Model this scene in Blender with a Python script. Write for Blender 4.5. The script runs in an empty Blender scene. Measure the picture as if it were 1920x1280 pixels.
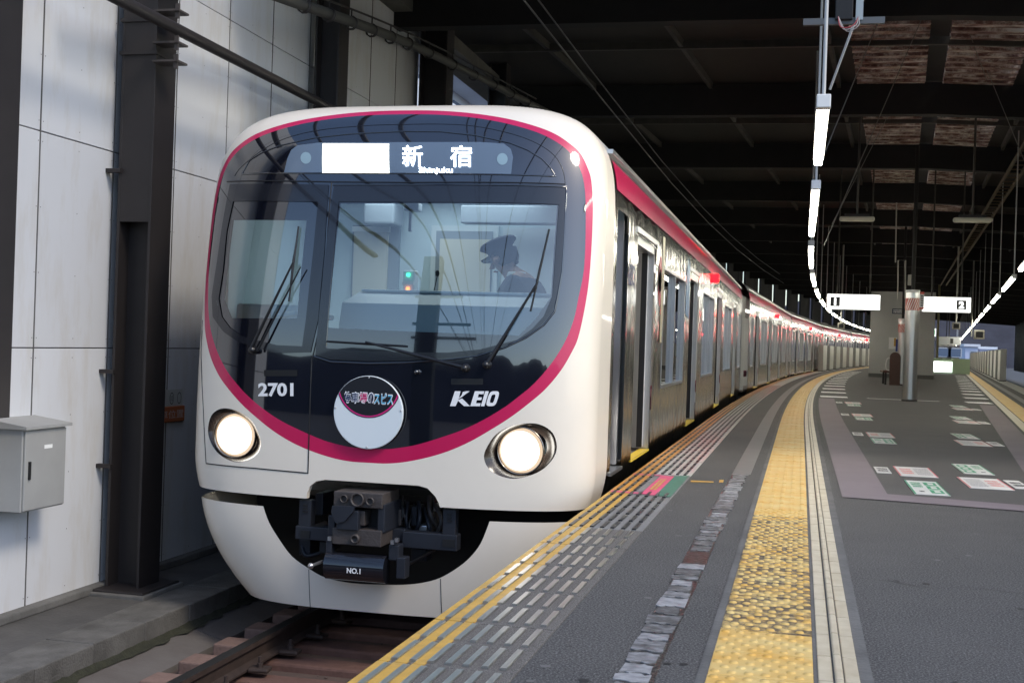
import bpy, bmesh, math, random
import numpy as np
from mathutils import Vector, Matrix, geometry
random.seed(7)
S = bpy.context.scene
COL = S.collection
# ------------------------------------------------------------------ camera
F, HC, ROLL = 2300.0, 0.965, math.radians(1.9)
YAW = math.atan(542 / F)
fw = np.array([-math.sin(YAW), math.cos(YAW), 0.0])
r0 = np.array([math.cos(YAW), math.sin(YAW), 0.0]); u0 = np.array([0, 0, 1.0])
CR = r0 * math.cos(ROLL) + u0 * math.sin(ROLL)
CU = -r0 * math.sin(ROLL) + u0 * math.cos(ROLL)
CC = np.array([0, 0, HC])
cam_d = bpy.data.cameras.new('camera'); cam = bpy.data.objects.new('camera', cam_d); COL.objects.link(cam)
cam.matrix_world = Matrix(((CR[0], CU[0], -fw[0], 0), (CR[1], CU[1], -fw[1], 0), (CR[2], CU[2], -fw[2], HC), (0, 0, 0, 1)))
cam_d.sensor_width = 36; cam_d.lens = F / 1920 * 36; cam_d.clip_end = 3000; cam_d.clip_start = 0.05
cam_d.dof.use_dof = True; cam_d.dof.focus_distance = 8.2; cam_d.dof.aperture_fstop = 13.0
S.camera = cam
# ------------------------------------------------------------------ sky, sun, exposure
SUN_EL, SUN_AZ = math.radians(46), math.radians(118)     # azimuth clockwise from +Y
w = bpy.data.worlds.new('World'); S.world = w; w.use_nodes = True
wn = w.node_tree.nodes; wl = w.node_tree.links
sky = wn.new('ShaderNodeTexSky'); sky.sky_type = 'NISHITA'; sky.sun_disc = False
sky.sun_elevation = SUN_EL; sky.sun_rotation = SUN_AZ; sky.air_density = 1.0; sky.dust_density = 1.0; sky.ozone_density = 2.0
wl.new(sky.outputs[0], wn['Background'].inputs[0]); wn['Background'].inputs[1].default_value = 0.15
sl = bpy.data.lights.new('sun', 'SUN'); sl.energy = 1.1; sl.angle = math.radians(12); sl.color = (1, .90, .75)
sun = bpy.data.objects.new('sun', sl); COL.objects.link(sun)
sd = Vector((math.sin(SUN_AZ) * math.cos(SUN_EL), math.cos(SUN_AZ) * math.cos(SUN_EL), math.sin(SUN_EL)))
sun.rotation_euler = sd.to_track_quat('Z', 'Y').to_euler(); sun.location = (3, -20, 30)
S.view_settings.view_transform = 'Standard'; S.view_settings.look = 'None'
S.view_settings.exposure = 0.86; S.view_settings.gamma = 1
S.render.engine = 'CYCLES'; S.cycles.use_denoising = True
S.cycles.max_bounces = 8; S.cycles.transparent_max_bounces = 12; S.cycles.glossy_bounces = 4; S.cycles.diffuse_bounces = 4
S.cycles.sample_clamp_indirect = 6.0; S.cycles.caustics_reflective = False; S.cycles.caustics_refractive = False

# ------------------------------------------------------------------ pixel <-> place helpers
def ray(x, y): return CR * (x - 960) / F + CU * (640 - y) / F + fw
def onp(x, y, ax, val):
    d = ray(x, y); return CC + d * ((val - CC[ax]) / d[ax])
def gnd(x, y, z=0): return onp(x, y, 2, z)
CK = 0.0009; CY0 = 16.0
def cx(Y): return CK * max(0.0, Y - CY0) ** 2                # bend of track 1
def ch(Y): return math.atan(2 * CK * max(0.0, Y - CY0))      # its heading
def xr(Y): return 2.39 + 0.11 * Y                            # platform edge on track 2
HR = math.atan(0.11)

# ------------------------------------------------------------------ materials
MT = {}
def mat(name, col=(.5, .5, .5), rough=.6, metal=0.0, emit=None, estr=0.0, noise=0, nscale=5.0, ncol=None, bump=0.0, bscale=60.0, coat=0.0, spec=.5, stretch=None, detail=4, wide=.25):
    if name in MT: return MT[name]
    m = bpy.data.materials.new(name); m.use_nodes = True; nt = m.node_tree; b = nt.nodes['Principled BSDF']
    b.inputs['Base Color'].default_value = (*col, 1); b.inputs['Roughness'].default_value = rough; b.inputs['Metallic'].default_value = metal
    b.inputs['Specular IOR Level'].default_value = spec; b.inputs['Coat Weight'].default_value = coat; b.inputs['Coat Roughness'].default_value = .04
    if emit: b.inputs['Emission Color'].default_value = (*emit, 1); b.inputs['Emission Strength'].default_value = estr
    if noise or bump:
        tc = nt.nodes.new('ShaderNodeNewGeometry'); vec = tc.outputs['Position']
        if stretch:
            mp = nt.nodes.new('ShaderNodeMapping'); mp.inputs['Scale'].default_value = stretch
            nt.links.new(vec, mp.inputs[0]); vec = mp.outputs[0]
    if noise:
        n = nt.nodes.new('ShaderNodeTexNoise'); n.inputs['Scale'].default_value = nscale; n.inputs['Detail'].default_value = detail; n.inputs['Roughness'].default_value = .65
        nt.links.new(vec, n.inputs['Vector'])
        rp = nt.nodes.new('ShaderNodeValToRGB'); e = rp.color_ramp.elements
        c2 = ncol or tuple(c * (1 - noise) for c in col)
        e[0].position = .5 - wide; e[0].color = (*c2, 1); e[1].position = .5 + wide; e[1].color = (*col, 1)
        nt.links.new(n.outputs[0], rp.inputs[0]); nt.links.new(rp.outputs[0], b.inputs['Base Color'])
    if bump:
        n2 = nt.nodes.new('ShaderNodeTexNoise'); n2.inputs['Scale'].default_value = bscale; n2.inputs['Detail'].default_value = 3
        nt.links.new(vec, n2.inputs['Vector'])
        bp = nt.nodes.new('ShaderNodeBump'); bp.inputs['Strength'].default_value = bump; bp.inputs['Distance'].default_value = .01
        nt.links.new(n2.outputs[0], bp.inputs['Height']); nt.links.new(bp.outputs[0], b.inputs['Normal'])
    MT[name] = m; return m

def mat_speckle(name, base, spk, scale=160, rough=.85, amount=.62, dirt=.35, bump=.4):
    """asphalt / terrazzo: fine light chips over a stained base"""
    m = mat(name, base, rough); nt = m.node_tree; b = nt.nodes['Principled BSDF']; N = nt.nodes.new; L = nt.links.new
    g = N('ShaderNodeNewGeometry')
    v = N('ShaderNodeTexNoise'); v.inputs['Scale'].default_value = scale; v.inputs['Detail'].default_value = 3; v.inputs['Roughness'].default_value = .7; L(g.outputs['Position'], v.inputs['Vector'])
    rp = N('ShaderNodeValToRGB'); e = rp.color_ramp.elements; e[0].position = .45; e[1].position = amount; e[0].color = (0, 0, 0, 1); e[1].color = (1, 1, 1, 1); L(v.outputs[0], rp.inputs[0])
    n = N('ShaderNodeTexNoise'); n.inputs['Scale'].default_value = 1.3; n.inputs['Detail'].default_value = 6; n.inputs['Roughness'].default_value = .7; L(g.outputs['Position'], n.inputs['Vector'])
    r2 = N('ShaderNodeValToRGB'); e = r2.color_ramp.elements; e[0].position = .3; e[1].position = .72
    e[0].color = (*[c * (1 - dirt) for c in base], 1); e[1].color = (*[c * (1 + dirt) for c in base], 1); L(n.outputs[0], r2.inputs[0])
    mx = N('ShaderNodeMix'); mx.data_type = 'RGBA'; L(rp.outputs[0], mx.inputs[0]); L(r2.outputs[0], mx.inputs[6]); mx.inputs[7].default_value = (*spk, 1)
    L(mx.outputs[2], b.inputs['Base Color'])
    bp = N('ShaderNodeBump'); bp.inputs['Strength'].default_value = bump; bp.inputs['Distance'].default_value = .004; L(v.outputs[0], bp.inputs['Height']); L(bp.outputs[0], b.inputs['Normal'])
    return m

def mat_glass(name, tint=(.8, .9, .95), ior=1.5, rough=.0, extra=0.0):
    m = bpy.data.materials.new(name); m.use_nodes = True; nt = m.node_tree; nt.nodes.remove(nt.nodes['Principled BSDF']); N = nt.nodes.new; L = nt.links.new
    t = N('ShaderNodeBsdfTransparent'); t.inputs[0].default_value = (*tint, 1)
    g = N('ShaderNodeBsdfGlossy'); g.inputs['Roughness'].default_value = rough; g.inputs[0].default_value = (1, 1, 1, 1)
    f = N('ShaderNodeFresnel'); f.inputs[0].default_value = ior
    a = N('ShaderNodeMath'); a.operation = 'ADD'; a.inputs[1].default_value = extra; L(f.outputs[0], a.inputs[0])
    mx = N('ShaderNodeMixShader'); L(a.outputs[0], mx.inputs[0]); L(t.outputs[0], mx.inputs[1]); L(g.outputs[0], mx.inputs[2])
    L(mx.outputs[0], nt.nodes['Material Output'].inputs[0]); MT[name] = m; return m

def mat_emit(name, col, s):
    m = bpy.data.materials.new(name); m.use_nodes = True; nt = m.node_tree; nt.nodes.remove(nt.nodes['Principled BSDF'])
    e = nt.nodes.new('ShaderNodeEmission'); e.inputs[0].default_value = (*col, 1); e.inputs[1].default_value = s
    nt.links.new(e.outputs[0], nt.nodes['Material Output'].inputs[0]); MT[name] = m; return m

# ------------------------------------------------------------------ object helpers
def tag(o, label=None, cat=None, group=None, kind=None):
    if label: o['label'] = label
    if cat: o['category'] = cat
    if group: o['group'] = group
    if kind: o['kind'] = kind
    return o
def link(o, parent=None):
    COL.objects.link(o)
    if parent is not None: o.parent = parent
    return o
def empty(name, loc=(0, 0, 0), rz=0, **k):
    o = bpy.data.objects.new(name, None); o.location = loc; o.rotation_euler = (0, 0, rz); o.empty_display_size = .1
    link(o); tag(o, **k); return o
class MB:
    """collects shapes into one mesh"""
    def __init__(s): s.v = []; s.f = []; s.sm = []
    def add(s, vs, fs, smooth=False):
        o = len(s.v); s.v += [tuple(map(float, v)) for v in vs]; s.f += [tuple(i + o for i in f) for f in fs]; s.sm += [smooth] * len(fs); return s
    def box(s, x0, x1, y0, y1, z0, z1, ch=0.0):
        if ch <= 0:
            vs = [(x, y, z) for z in (z0, z1) for y in (y0, y1) for x in (x0, x1)]
            return s.add(vs, [(0, 2, 3, 1), (4, 5, 7, 6), (0, 1, 5, 4), (2, 6, 7, 3), (0, 4, 6, 2), (1, 3, 7, 5)])
        bm = bmesh.new(); bmesh.ops.create_cube(bm, size=1)
        for v in bm.verts: v.co = ((x0 + x1) / 2 + v.co.x * (x1 - x0), (y0 + y1) / 2 + v.co.y * (y1 - y0), (z0 + z1) / 2 + v.co.z * (z1 - z0))
        bmesh.ops.bevel(bm, geom=bm.edges[:], offset=ch, segments=2, affect='EDGES', profile=.5)
        bm.verts.ensure_lookup_table(); vs = [v.co[:] for v in bm.verts]; fs = [[v.index for v in f.verts] for f in bm.faces]; bm.free()
        return s.add(vs, fs)
    def tube(s, pts, r, n=8, cap=True, r2=None):
        pts = [Vector(p) for p in pts]; vs = []; fs = []; m = len(pts); pn = None
        for i, p in enumerate(pts):
            d = (pts[min(i + 1, m - 1)] - pts[max(i - 1, 0)]).normalized()
            if pn is None: pn = d.orthogonal().normalized()
            a = (pn - d * pn.dot(d)); a = a.normalized() if a.length > 1e-6 else d.orthogonal().normalized(); pn = a; b = d.cross(a)
            rr = r if r2 is None else r + (r2 - r) * i / (m - 1)
            for k in range(n):
                t = 2 * math.pi * k / n; vs.append(p + a * math.cos(t) * rr + b * math.sin(t) * rr)
        for i in range(m - 1):
            for k in range(n):
                k2 = (k + 1) % n; fs.append((i * n + k, i * n + k2, (i + 1) * n + k2, (i + 1) * n + k))
        s.add(vs, fs, True)
        if cap: s.add(vs[:n], [tuple(range(n))[::-1]]); s.add(vs[-n:], [tuple(range(n))])
        return s
    def prism(s, poly, axis, a, b):
        """extrude 2-D polygon along axis (0,1,2) from a to b; poly given in the other two axes in order"""
        def mk(p, t): q = list(p); q.insert(axis, t); return tuple(q)
        n = len(poly); vs = [mk(p, a) for p in poly] + [mk(p, b) for p in poly]
        return s.add(vs, [tuple(range(n)), tuple(range(n, 2 * n))[::-1]] + [(i, i + n, (i + 1) % n + n, (i + 1) % n) for i in range(n)])
    def lathe(s, prof, c=(0, 0, 0), n=20, ax='z', smooth=True):
        vs = []; fs = []
        for (r, h) in prof:
            for k in range(n):
                t = 2 * math.pi * k / n; x, y = r * math.cos(t), r * math.sin(t)
                p = (x, y, h) if ax == 'z' else ((x, h, y) if ax == 'y' else (h, x, y)); vs.append((p[0] + c[0], p[1] + c[1], p[2] + c[2]))
        for i in range(len(prof) - 1):
            for k in range(n): k2 = (k + 1) % n; fs.append((i * n + k, i * n + k2, (i + 1) * n + k2, (i + 1) * n + k))
        return s.add(vs, fs, smooth)
    def mesh(s, name, m):
        me = bpy.data.meshes.new(name); me.from_pydata(s.v, [], s.f)
        if m is not None:
            for q in (m if isinstance(m, (list, tuple)) else [m]): me.materials.append(q)
        me.polygons.foreach_set('use_smooth', s.sm)
        bm = bmesh.new(); bm.from_mesh(me); bmesh.ops.recalc_face_normals(bm, faces=bm.faces[:]); bm.to_mesh(me); bm.free()
        me.update(); return me
    def build(s, name, m, parent=None, **k):
        o = bpy.data.objects.new(name, s.mesh(name, m)); link(o, parent); tag(o, **k); return o
def inst(name, me, parent, loc=(0, 0, 0), rz=0, **k):
    o = bpy.data.objects.new(name, me); o.location = loc; o.rotation_euler = (0, 0, rz); link(o, parent); tag(o, **k); return o
def copy_tree(o, parent=None):
    c = o.copy(); COL.objects.link(c)
    if parent is not None: c.parent = parent
    for chd in o.children: copy_tree(chd, c)
    return c
def sheet(name, m, pts, z, parent=None, **k):
    return MB().add([(p[0], p[1], z) for p in pts], [tuple(range(len(pts)))]).build(name, m, parent, **k)
def strip(xa, xb, y0, y1, z=0, n=None, step=2.0):
    """ground ribbon following the bend: xa, xb are functions or offsets from the straight"""
    mb = MB(); n = n or max(1, int((y1 - y0) / step)); vs = []
    fa = xa if callable(xa) else (lambda Y: xa + cx(Y)); fb = xb if callable(xb) else (lambda Y: xb + cx(Y))
    for i in range(n + 1):
        Y = y0 + (y1 - y0) * i / n; vs += [(fa(Y), Y, z), (fb(Y), Y, z)]
    return mb.add(vs, [(2 * i, 2 * i + 1, 2 * i + 3, 2 * i + 2) for i in range(n)])
def text_mesh(txt, size=1.0, bold=0.0, shear=0.0, space=1.0):
    c = bpy.data.curves.new('t', 'FONT'); c.body = txt; c.size = size; c.offset = bold; c.shear = shear; c.space_character = space; c.align_x = 'CENTER'; c.align_y = 'CENTER'; c.resolution_u = 3
    o = bpy.data.objects.new('t', c); COL.objects.link(o); bpy.context.view_layer.update()
    me = bpy.data.meshes.new_from_object(o.evaluated_get(bpy.context.evaluated_depsgraph_get())); bpy.data.objects.remove(o); bpy.data.curves.remove(c)
    vs = [tuple(v.co) for v in me.vertices]; fs = [tuple(p.vertices) for p in me.polygons]; bpy.data.meshes.remove(me)
    if not vs: return [], []
    a = np.array(vs); lo = a.min(0); hi = a.max(0); s = hi - lo; s[s < 1e-6] = 1
    a = (a - (lo + hi) / 2) / s; return [(p[0], p[1]) for p in a], fs     # normalised to a unit box
def text_obj(name, txt, m, parent, fn, bold=0.0, shear=0.0, space=1.0, **k):
    v, f = text_mesh(txt, 1, bold, shear, space)
    mb = MB().add([fn(a, b) for a, b in v], f); me = bpy.data.meshes.new(name); me.from_pydata(mb.v, [], mb.f); me.materials.append(m); me.update()
    o = bpy.data.objects.new(name, me); link(o, parent); tag(o, **k); return o

def bars_obj(name, rows, m, parent, fn):
    """lines of print too small to read: broken bars in a unit box"""
    mb = MB(); rg = random.Random(rows * 7 + len(bpy.data.objects) % 5); h = 1 / (rows * 1.6)
    for r in range(rows):
        z = .5 - (r + .5) / rows; x = -.5
        while x < .48:
            L = min(rg.uniform(.05, .16), .5 - x); mb.add([fn(x, z - h / 2), fn(x + L, z - h / 2), fn(x + L, z + h / 2), fn(x, z + h / 2)], [(0, 1, 2, 3)]); x += L + rg.uniform(.015, .04)
    return mb.build(name, m, parent, kind='stuff')
# ------------------------------------------------------------------ palette
asphalt = mat_speckle('asphalt', (.030, .0275, .0255), (.17, .165, .16), 130, .75, .64, .55, .3)
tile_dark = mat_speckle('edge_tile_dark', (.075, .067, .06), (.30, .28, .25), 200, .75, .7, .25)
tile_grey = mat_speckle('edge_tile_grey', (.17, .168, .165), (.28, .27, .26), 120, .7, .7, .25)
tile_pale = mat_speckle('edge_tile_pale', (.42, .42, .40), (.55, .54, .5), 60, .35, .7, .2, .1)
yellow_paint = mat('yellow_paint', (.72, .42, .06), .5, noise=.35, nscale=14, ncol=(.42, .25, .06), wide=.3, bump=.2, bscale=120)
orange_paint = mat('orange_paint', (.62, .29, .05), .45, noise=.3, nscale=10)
rubber = mat('rubber', (.035, .035, .037), .35)
strip_met = mat('strip_worn', (.52, .51, .49), .33, metal=1.0)
concrete = mat('concrete', (.17, .165, .155), .85, noise=.55, nscale=3, bump=.4, bscale=50, detail=8)
concrete_d = mat('concrete_dark', (.10, .095, .09), .9, noise=.5, nscale=2.5, bump=.5, bscale=40, detail=8)
cream = mat('cream_tile', (.56, .50, .38), .45, noise=.22, nscale=9, ncol=(.40, .33, .22), detail=8)
mauve = mat('mauve_sheet', (.20, .165, .18), .7, noise=.2, nscale=1.5)
steel_dark = mat('dark_steel', (.022, .018, .018), .55, noise=.3, nscale=4)
black = mat('black', (.006, .006, .007), .6)
black_matt = mat('black_matt', (.012, .012, .013), .85)
white_paint = mat('white_paint', (.8, .8, .78), .5)
grey_paint = mat('grey_paint', (.36, .355, .34), .55, noise=.12, nscale=5)
# ================================================================== GROUND, PLATFORM
ground = MB().add([(-400, -300, -1.62), (400, -300, -1.62), (400, 900, -1.62), (-400, 900, -1.62)], [(0, 1, 2, 3)]).build('ground', concrete_d, kind='structure')
YA, YB = -14.0, 190.0
plat = empty('platform', (0, 0, 0), kind='structure')
def ribbon(name, xa, xb, y0, y1, z, m, parent=plat, **k):
    return strip(xa, xb, y0, y1, z).build(name, m, parent, **k)
ribbon('asphalt_surface', -.772, lambda Y: xr(Y) - .42, YA, YB, 0, asphalt)
# platform body under the edges
mb = MB(); n = 100; vs = []
for i in range(n + 1):
    Y = YA + (YB - YA) * i / n
    vs += [(-1.16 + cx(Y), Y, -.012), (-1.16 + cx(Y), Y, -1.6), (xr(Y) - .03, Y, -.012), (xr(Y) - .03, Y, -1.6)]
fs = []
for i in range(n):
    a = 4 * i; b = a + 4; fs += [(a, b, b + 1, a + 1), (a + 2, a + 3, b + 3, b + 2), (a, a + 2, b + 2, b)]
fs += [(0, 1, 3, 2)]
mb.add(vs, fs); mb.build('platform_body', concrete_d, plat)

# ---- edge tiles with their raised strips -------------------------------------------------
RP = .29; TX0, TX1 = -1.195, -.775
SX = [-1.158, -1.1, -1.045, -.99, -.935, -.877, -.821]
def slab_mesh(name, x0, x1, L, z0, z1, m, chn=.004):
    return MB().box(x0, x1, chn * .6, L - chn * .6, z0, z1, chn).mesh(name, m)
tile_me = {}
for nm, m in (('d', tile_dark), ('g', tile_grey), ('p', tile_pale)):
    tile_me[nm] = slab_mesh('edge_tile', TX0 - TX0, TX1 - TX0, RP * 2, -.06, .0, m)
def band_mesh(a, b, m): return MB().box(a - TX0, b - TX0, .004, RP * 2 - .004, -.055, .0025).mesh('yellow_band', m)
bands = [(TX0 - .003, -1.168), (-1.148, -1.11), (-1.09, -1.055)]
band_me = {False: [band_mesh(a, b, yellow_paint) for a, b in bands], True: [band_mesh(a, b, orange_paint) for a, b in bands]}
def strip_me(m, nm):
    mb = MB()
    for k in range(3): mb.box(-.0095 + k * .0066, -.0095 + k * .0066 + .0056, .03, .26, 0, .0075)
    mb.box(-.011, .011, .028, .262, -.002, .0045)
    return mb.mesh(nm, m)
st_metal = strip_me(strip_met, 'raised_strip'); st_rub = strip_me(rubber, 'raised_strip')
y = 1.16 - RP * 8; k = 0; far = MB(); farb = MB(); fars = MB()
while y < 120:
    L = RP * 2; X = TX0 + cx(y + L / 2); h = -ch(y + L / 2)
    pink = 7.85 < y + .3 < 9.2
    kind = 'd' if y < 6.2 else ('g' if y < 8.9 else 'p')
    if y < 34:
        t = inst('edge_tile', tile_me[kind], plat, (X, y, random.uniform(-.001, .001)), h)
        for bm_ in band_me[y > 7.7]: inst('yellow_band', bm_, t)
        if y < 13.5:
            for r in (0, 1):
                for sx in SX[:(3 if pink else 7)]:
                    inst('raised_strip', st_metal if y < 6.2 else st_rub, t, (sx - TX0, r * RP, 0))
        else:
            s2 = MB()
            for r in (0, 1):
                for sx in SX: s2.box(sx - TX0 - .011, sx - TX0 + .011, r * RP + .03, r * RP + .26, -.001, .006)
            s2.build('raised_strips', rubber, t, kind='stuff')
    else:
        c, s_ = math.cos(h), math.sin(h)
        def tr(x, yy, z): return (X + x * c - yy * s_, y + x * s_ + yy * c, z)
        far.add([tr(0, 0, 0), tr(TX1 - TX0, 0, 0), tr(TX1 - TX0, L - .006, 0), tr(0, L - .006, 0)], [(0, 1, 2, 3)])
        for a, b in bands: farb.add([tr(a - TX0, 0, .003), tr(b - TX0, 0, .003), tr(b - TX0, L, .003), tr(a - TX0, L, .003)], [(0, 1, 2, 3)])
    y += L
far.build('edge_tiles_far', tile_pale, plat, kind='stuff'); farb.build('yellow_bands_far', orange_paint, plat, kind='stuff')
# pink and green boarding mark on the edge
pinkm = mat('pink_paint', (.75, .10, .22), .5, noise=.25, nscale=12); greenm = mat('green_paint', (.07, .20, .14), .6, noise=.25, nscale=12)
sheet('pink_mark', pinkm, [(-.985, 7.97), (-.885, 7.93), (-.885, 9.16), (-.985, 9.18)], .004, plat)
sheet('green_mark', greenm, [(-.884, 7.93), (-.785, 7.88), (-.785, 9.27), (-.884, 9.16)], .0045, plat)
sheet('pink_mark', pinkm, [(-1.19, 7.98), (-.985, 7.95), (-.985, 8.03), (-1.19, 8.06)], .005, plat)
sheet('pink_mark', pinkm, [(-1.19, 9.12), (-.985, 9.13), (-.985, 9.2), (-1.19, 9.19)], .005, plat)
sheet('yellow_line', yellow_paint, [gnd(1295, 901)[:2], gnd(1338, 903)[:2], gnd(1338, 905)[:2], gnd(1295, 904)[:2]], .004, plat)
sheet('yellow_line', yellow_paint, [gnd(1349, 900)[:2], gnd(1357, 900)[:2], gnd(1356, 905)[:2], gnd(1348, 905)[:2]], .004, plat)
bars_obj('worn_marks', 2, mat('gold', (.6, .4, .1), .5), plat, lambda a, b: (-.935 + b * -.05, 8.55 + a * .7, .0085))

# ---- worn resin strip ---------------------------------------------------------------------
worn_g = mat('worn_resin_glints', (.2, .2, .2), .55, bump=.5, bscale=26, stretch=(1, 3, 1), spec=.8)
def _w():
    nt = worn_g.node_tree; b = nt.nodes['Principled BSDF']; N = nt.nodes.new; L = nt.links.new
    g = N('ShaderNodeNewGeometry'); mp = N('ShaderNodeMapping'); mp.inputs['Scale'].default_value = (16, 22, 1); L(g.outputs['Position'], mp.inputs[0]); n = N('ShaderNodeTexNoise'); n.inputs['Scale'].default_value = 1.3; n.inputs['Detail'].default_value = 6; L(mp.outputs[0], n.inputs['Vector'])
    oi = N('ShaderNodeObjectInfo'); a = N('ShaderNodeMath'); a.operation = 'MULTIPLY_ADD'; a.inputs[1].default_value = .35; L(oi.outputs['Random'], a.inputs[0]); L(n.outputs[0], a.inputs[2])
    r = N('ShaderNodeValToRGB'); e = r.color_ramp.elements; e[0].position = .48; e[0].color = (.06, .058, .057, 1); e[1].position = .92; e[1].color = (.34, .34, .35, 1); L(a.outputs[0], r.inputs[0]); L(r.outputs[0], b.inputs['Base Color'])  # pale end of the ramp paints glints into the worn resin colour
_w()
worn_f = mat('grey_strip', (.16, .158, .155), .5, noise=.2, nscale=6)
ribbon('grey_strip', -.485, -.345, 9.6, 110, .004, worn_f)
ribbon('resin_base', -.488, -.382, 3.0, 9.6, .0025, mat('resin_base', (.035, .034, .034), .3, noise=.5, nscale=20, bump=.6, bscale=40))
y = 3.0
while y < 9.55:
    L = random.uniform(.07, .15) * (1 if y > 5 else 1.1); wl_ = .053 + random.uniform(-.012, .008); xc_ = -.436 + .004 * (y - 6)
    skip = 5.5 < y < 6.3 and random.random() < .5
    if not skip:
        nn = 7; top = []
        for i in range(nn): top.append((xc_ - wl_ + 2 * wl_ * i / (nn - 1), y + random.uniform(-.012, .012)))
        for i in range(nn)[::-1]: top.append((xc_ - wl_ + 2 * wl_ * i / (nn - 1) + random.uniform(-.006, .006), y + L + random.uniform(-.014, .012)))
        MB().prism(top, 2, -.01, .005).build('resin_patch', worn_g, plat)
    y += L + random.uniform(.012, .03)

# ---- yellow tactile tiles ----------------------------------------------------------------
def mat_tactile(name, dirty):
    m = mat(name, (.80, .52, .10), .55); nt = m.node_tree; b = nt.nodes['Principled BSDF']; N = nt.nodes.new; L = nt.links.new
    g = N('ShaderNodeNewGeometry')
    n1 = N('ShaderNodeTexNoise'); n1.inputs['Scale'].default_value = 6; n1.inputs['Detail'].default_value = 6; L(g.outputs['Position'], n1.inputs['Vector'])
    r1 = N('ShaderNodeValToRGB'); e = r1.color_ramp.elements; e[0].position = .3; e[0].color = (.66, .37, .07, 1); e[1].position = .7; e[1].color = (.68, .51, .20, 1); L(n1.outputs[0], r1.inputs[0])
    out = r1.outputs[0]
    n2 = N('ShaderNodeTexNoise'); n2.inputs['Scale'].default_value = 9 if dirty else 30; n2.inputs['Detail'].default_value = 8; n2.inputs['Roughness'].default_value = .75; L(g.outputs['Position'], n2.inputs['Vector'])
    r2 = N('ShaderNodeValToRGB'); e = r2.color_ramp.elements; e[0].position = .41 if dirty else .62; e[1].position = .55 if dirty else .78; e[0].color = (0, 0, 0, 1); e[1].color = (1, 1, 1, 1); L(n2.outputs[0], r2.inputs[0])
    mx = N('ShaderNodeMix'); mx.data_type = 'RGBA'; L(r2.outputs[0], mx.inputs[0]); L(out, mx.inputs[6]); mx.inputs[7].default_value = (.09, .065, .04, 1) if dirty else (.3, .2, .06, 1)
    L(mx.outputs[2], b.inputs['Base Color']); return m
tac_c = mat_tactile('tactile_yellow', False); tac_d = mat_tactile('tactile_yellow_dirty', True)
TW, TL = .31, .302
def tactile(kind):
    mb = MB(); mb.box(.002, TW - .002, .004, TL - .004, -.05, .004, .003); nb = len(mb.f)
    if kind == 'bars':
        for k in range(5):
            x = .03 + k * .0625; mb.box(x - .012, x + .012, .012, TL - .012, .002, .0075, .002)
    else:
        for i in range(6):
            for j in range(5):
                cx_, cy_ = .022 + i * .0492 + (j % 2) * .0246, .034 + j * .0585; vs = []
                for rr, z in ((.0165, .002), (.012, .0085)):
                    for q in range(8): vs.append((cx_ + rr * math.cos(q * .785), cy_ + rr * math.sin(q * .785), z))
                mb.add(vs, [tuple(range(8, 16))] + [(q, (q + 1) % 8, (q + 1) % 8 + 8, q + 8) for q in range(8)], True)
    me = mb.mesh('tactile_tile', [tac_c, tac_d] if kind != 'dirty' else [tac_d, tac_c])
    me.polygons.foreach_set('material_index', [0] * nb + [(1 if kind == 'dirty' else 0)] * (len(mb.f) - nb)); return me
t_bars, t_dots, t_dirty = tactile('bars'), tactile('dots'), tactile('dirty')
y = 3.671 - TL * 3; yl = MB(); i = 0
while y < 120:
    X = -.241 + cx(y + .15)
    if y < 60:
        me = t_bars if y > 7.3 else (t_dirty if 4.1 < y < 7.0 else t_dots)
        inst('tactile_tile', me, plat, (X, y, random.uniform(0, .0015)), -ch(y + .15))
    else: yl.add([(X, y, .003), (X + TW, y, .003), (-.241 + TW + cx(y + TL), y + TL - .006, .003), (-.241 + cx(y + TL), y + TL - .006, .003)], [(0, 1, 2, 3)])
    y += TL
yl.build('tactile_tiles_far', tac_c, plat, kind='stuff')
# crumbly mortar borders
ribbon('mortar_strip', -.268, -.238, YA, 70, .003, concrete); ribbon('mortar_strip', .068, .24, YA, 90, .002, concrete)
MB().box(-.262, -.243, 3, 9, -.02, .004).build('mortar_lip', concrete, plat)
# cream guide tiles: two rows of flats and a raised middle bar
cf = MB().box(.0015, .0445, .003, .299, -.04, .005, .003).mesh('guide_tile', cream); cbm = MB().box(.001, .026, .002, .3, -.03, .014, .006).mesh('guide_bar', cream)
y = 2.8; yl = MB()
while y < 100:
    h = -ch(y)
    if y < 33:
        for x in (.079, .156): inst('guide_tile', cf, plat, (x + cx(y), y, random.uniform(0, .001)), h)
        inst('guide_bar', cbm, plat, (.1275 + cx(y), y, 0), h)
    else: yl.add([(.08 + cx(y), y, .005), (.2 + cx(y), y, .005), (.2 + cx(y + .303), y + .296, .005), (.08 + cx(y + .303), y + .296, .005)], [(0, 1, 2, 3)])
    y += .303
yl.build('guide_tiles_far', cream, plat, kind='stuff')

# ---- track 2 side: same bands along a straight edge ----------------------------------------
def xs2(o): return lambda Y: o + .11 * Y
ribbon('cream_band', xs2(.985), xs2(1.115), 14, 185, .005, cream); ribbon('tactile_band', xs2(1.13), xs2(1.44), 14, 185, .006, tac_c)
ribbon('grey_strip', xs2(1.58), xs2(1.74), 10, 185, .004, worn_f); ribbon('edge_band', xs2(1.97), xs2(2.40), YA, 185, .003, tile_pale)
# ---- mauve anti-slip sheets ----------------------------------------------------------------
ribbon('mauve_sheet', .30, .61, 8.47, 26.3, .004, mauve)
sheet('mauve_sheet', mauve, [(.30, 8.46), (1.42, 8.27), (2.05, 8.17), (2.05, 8.5), (1.456, 8.6), (.61, 8.8)], .0055, plat)
ribbon('mauve_sheet', xs2(.646), xs2(.945), 8.2, 26.2, .0042, mauve)
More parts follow.
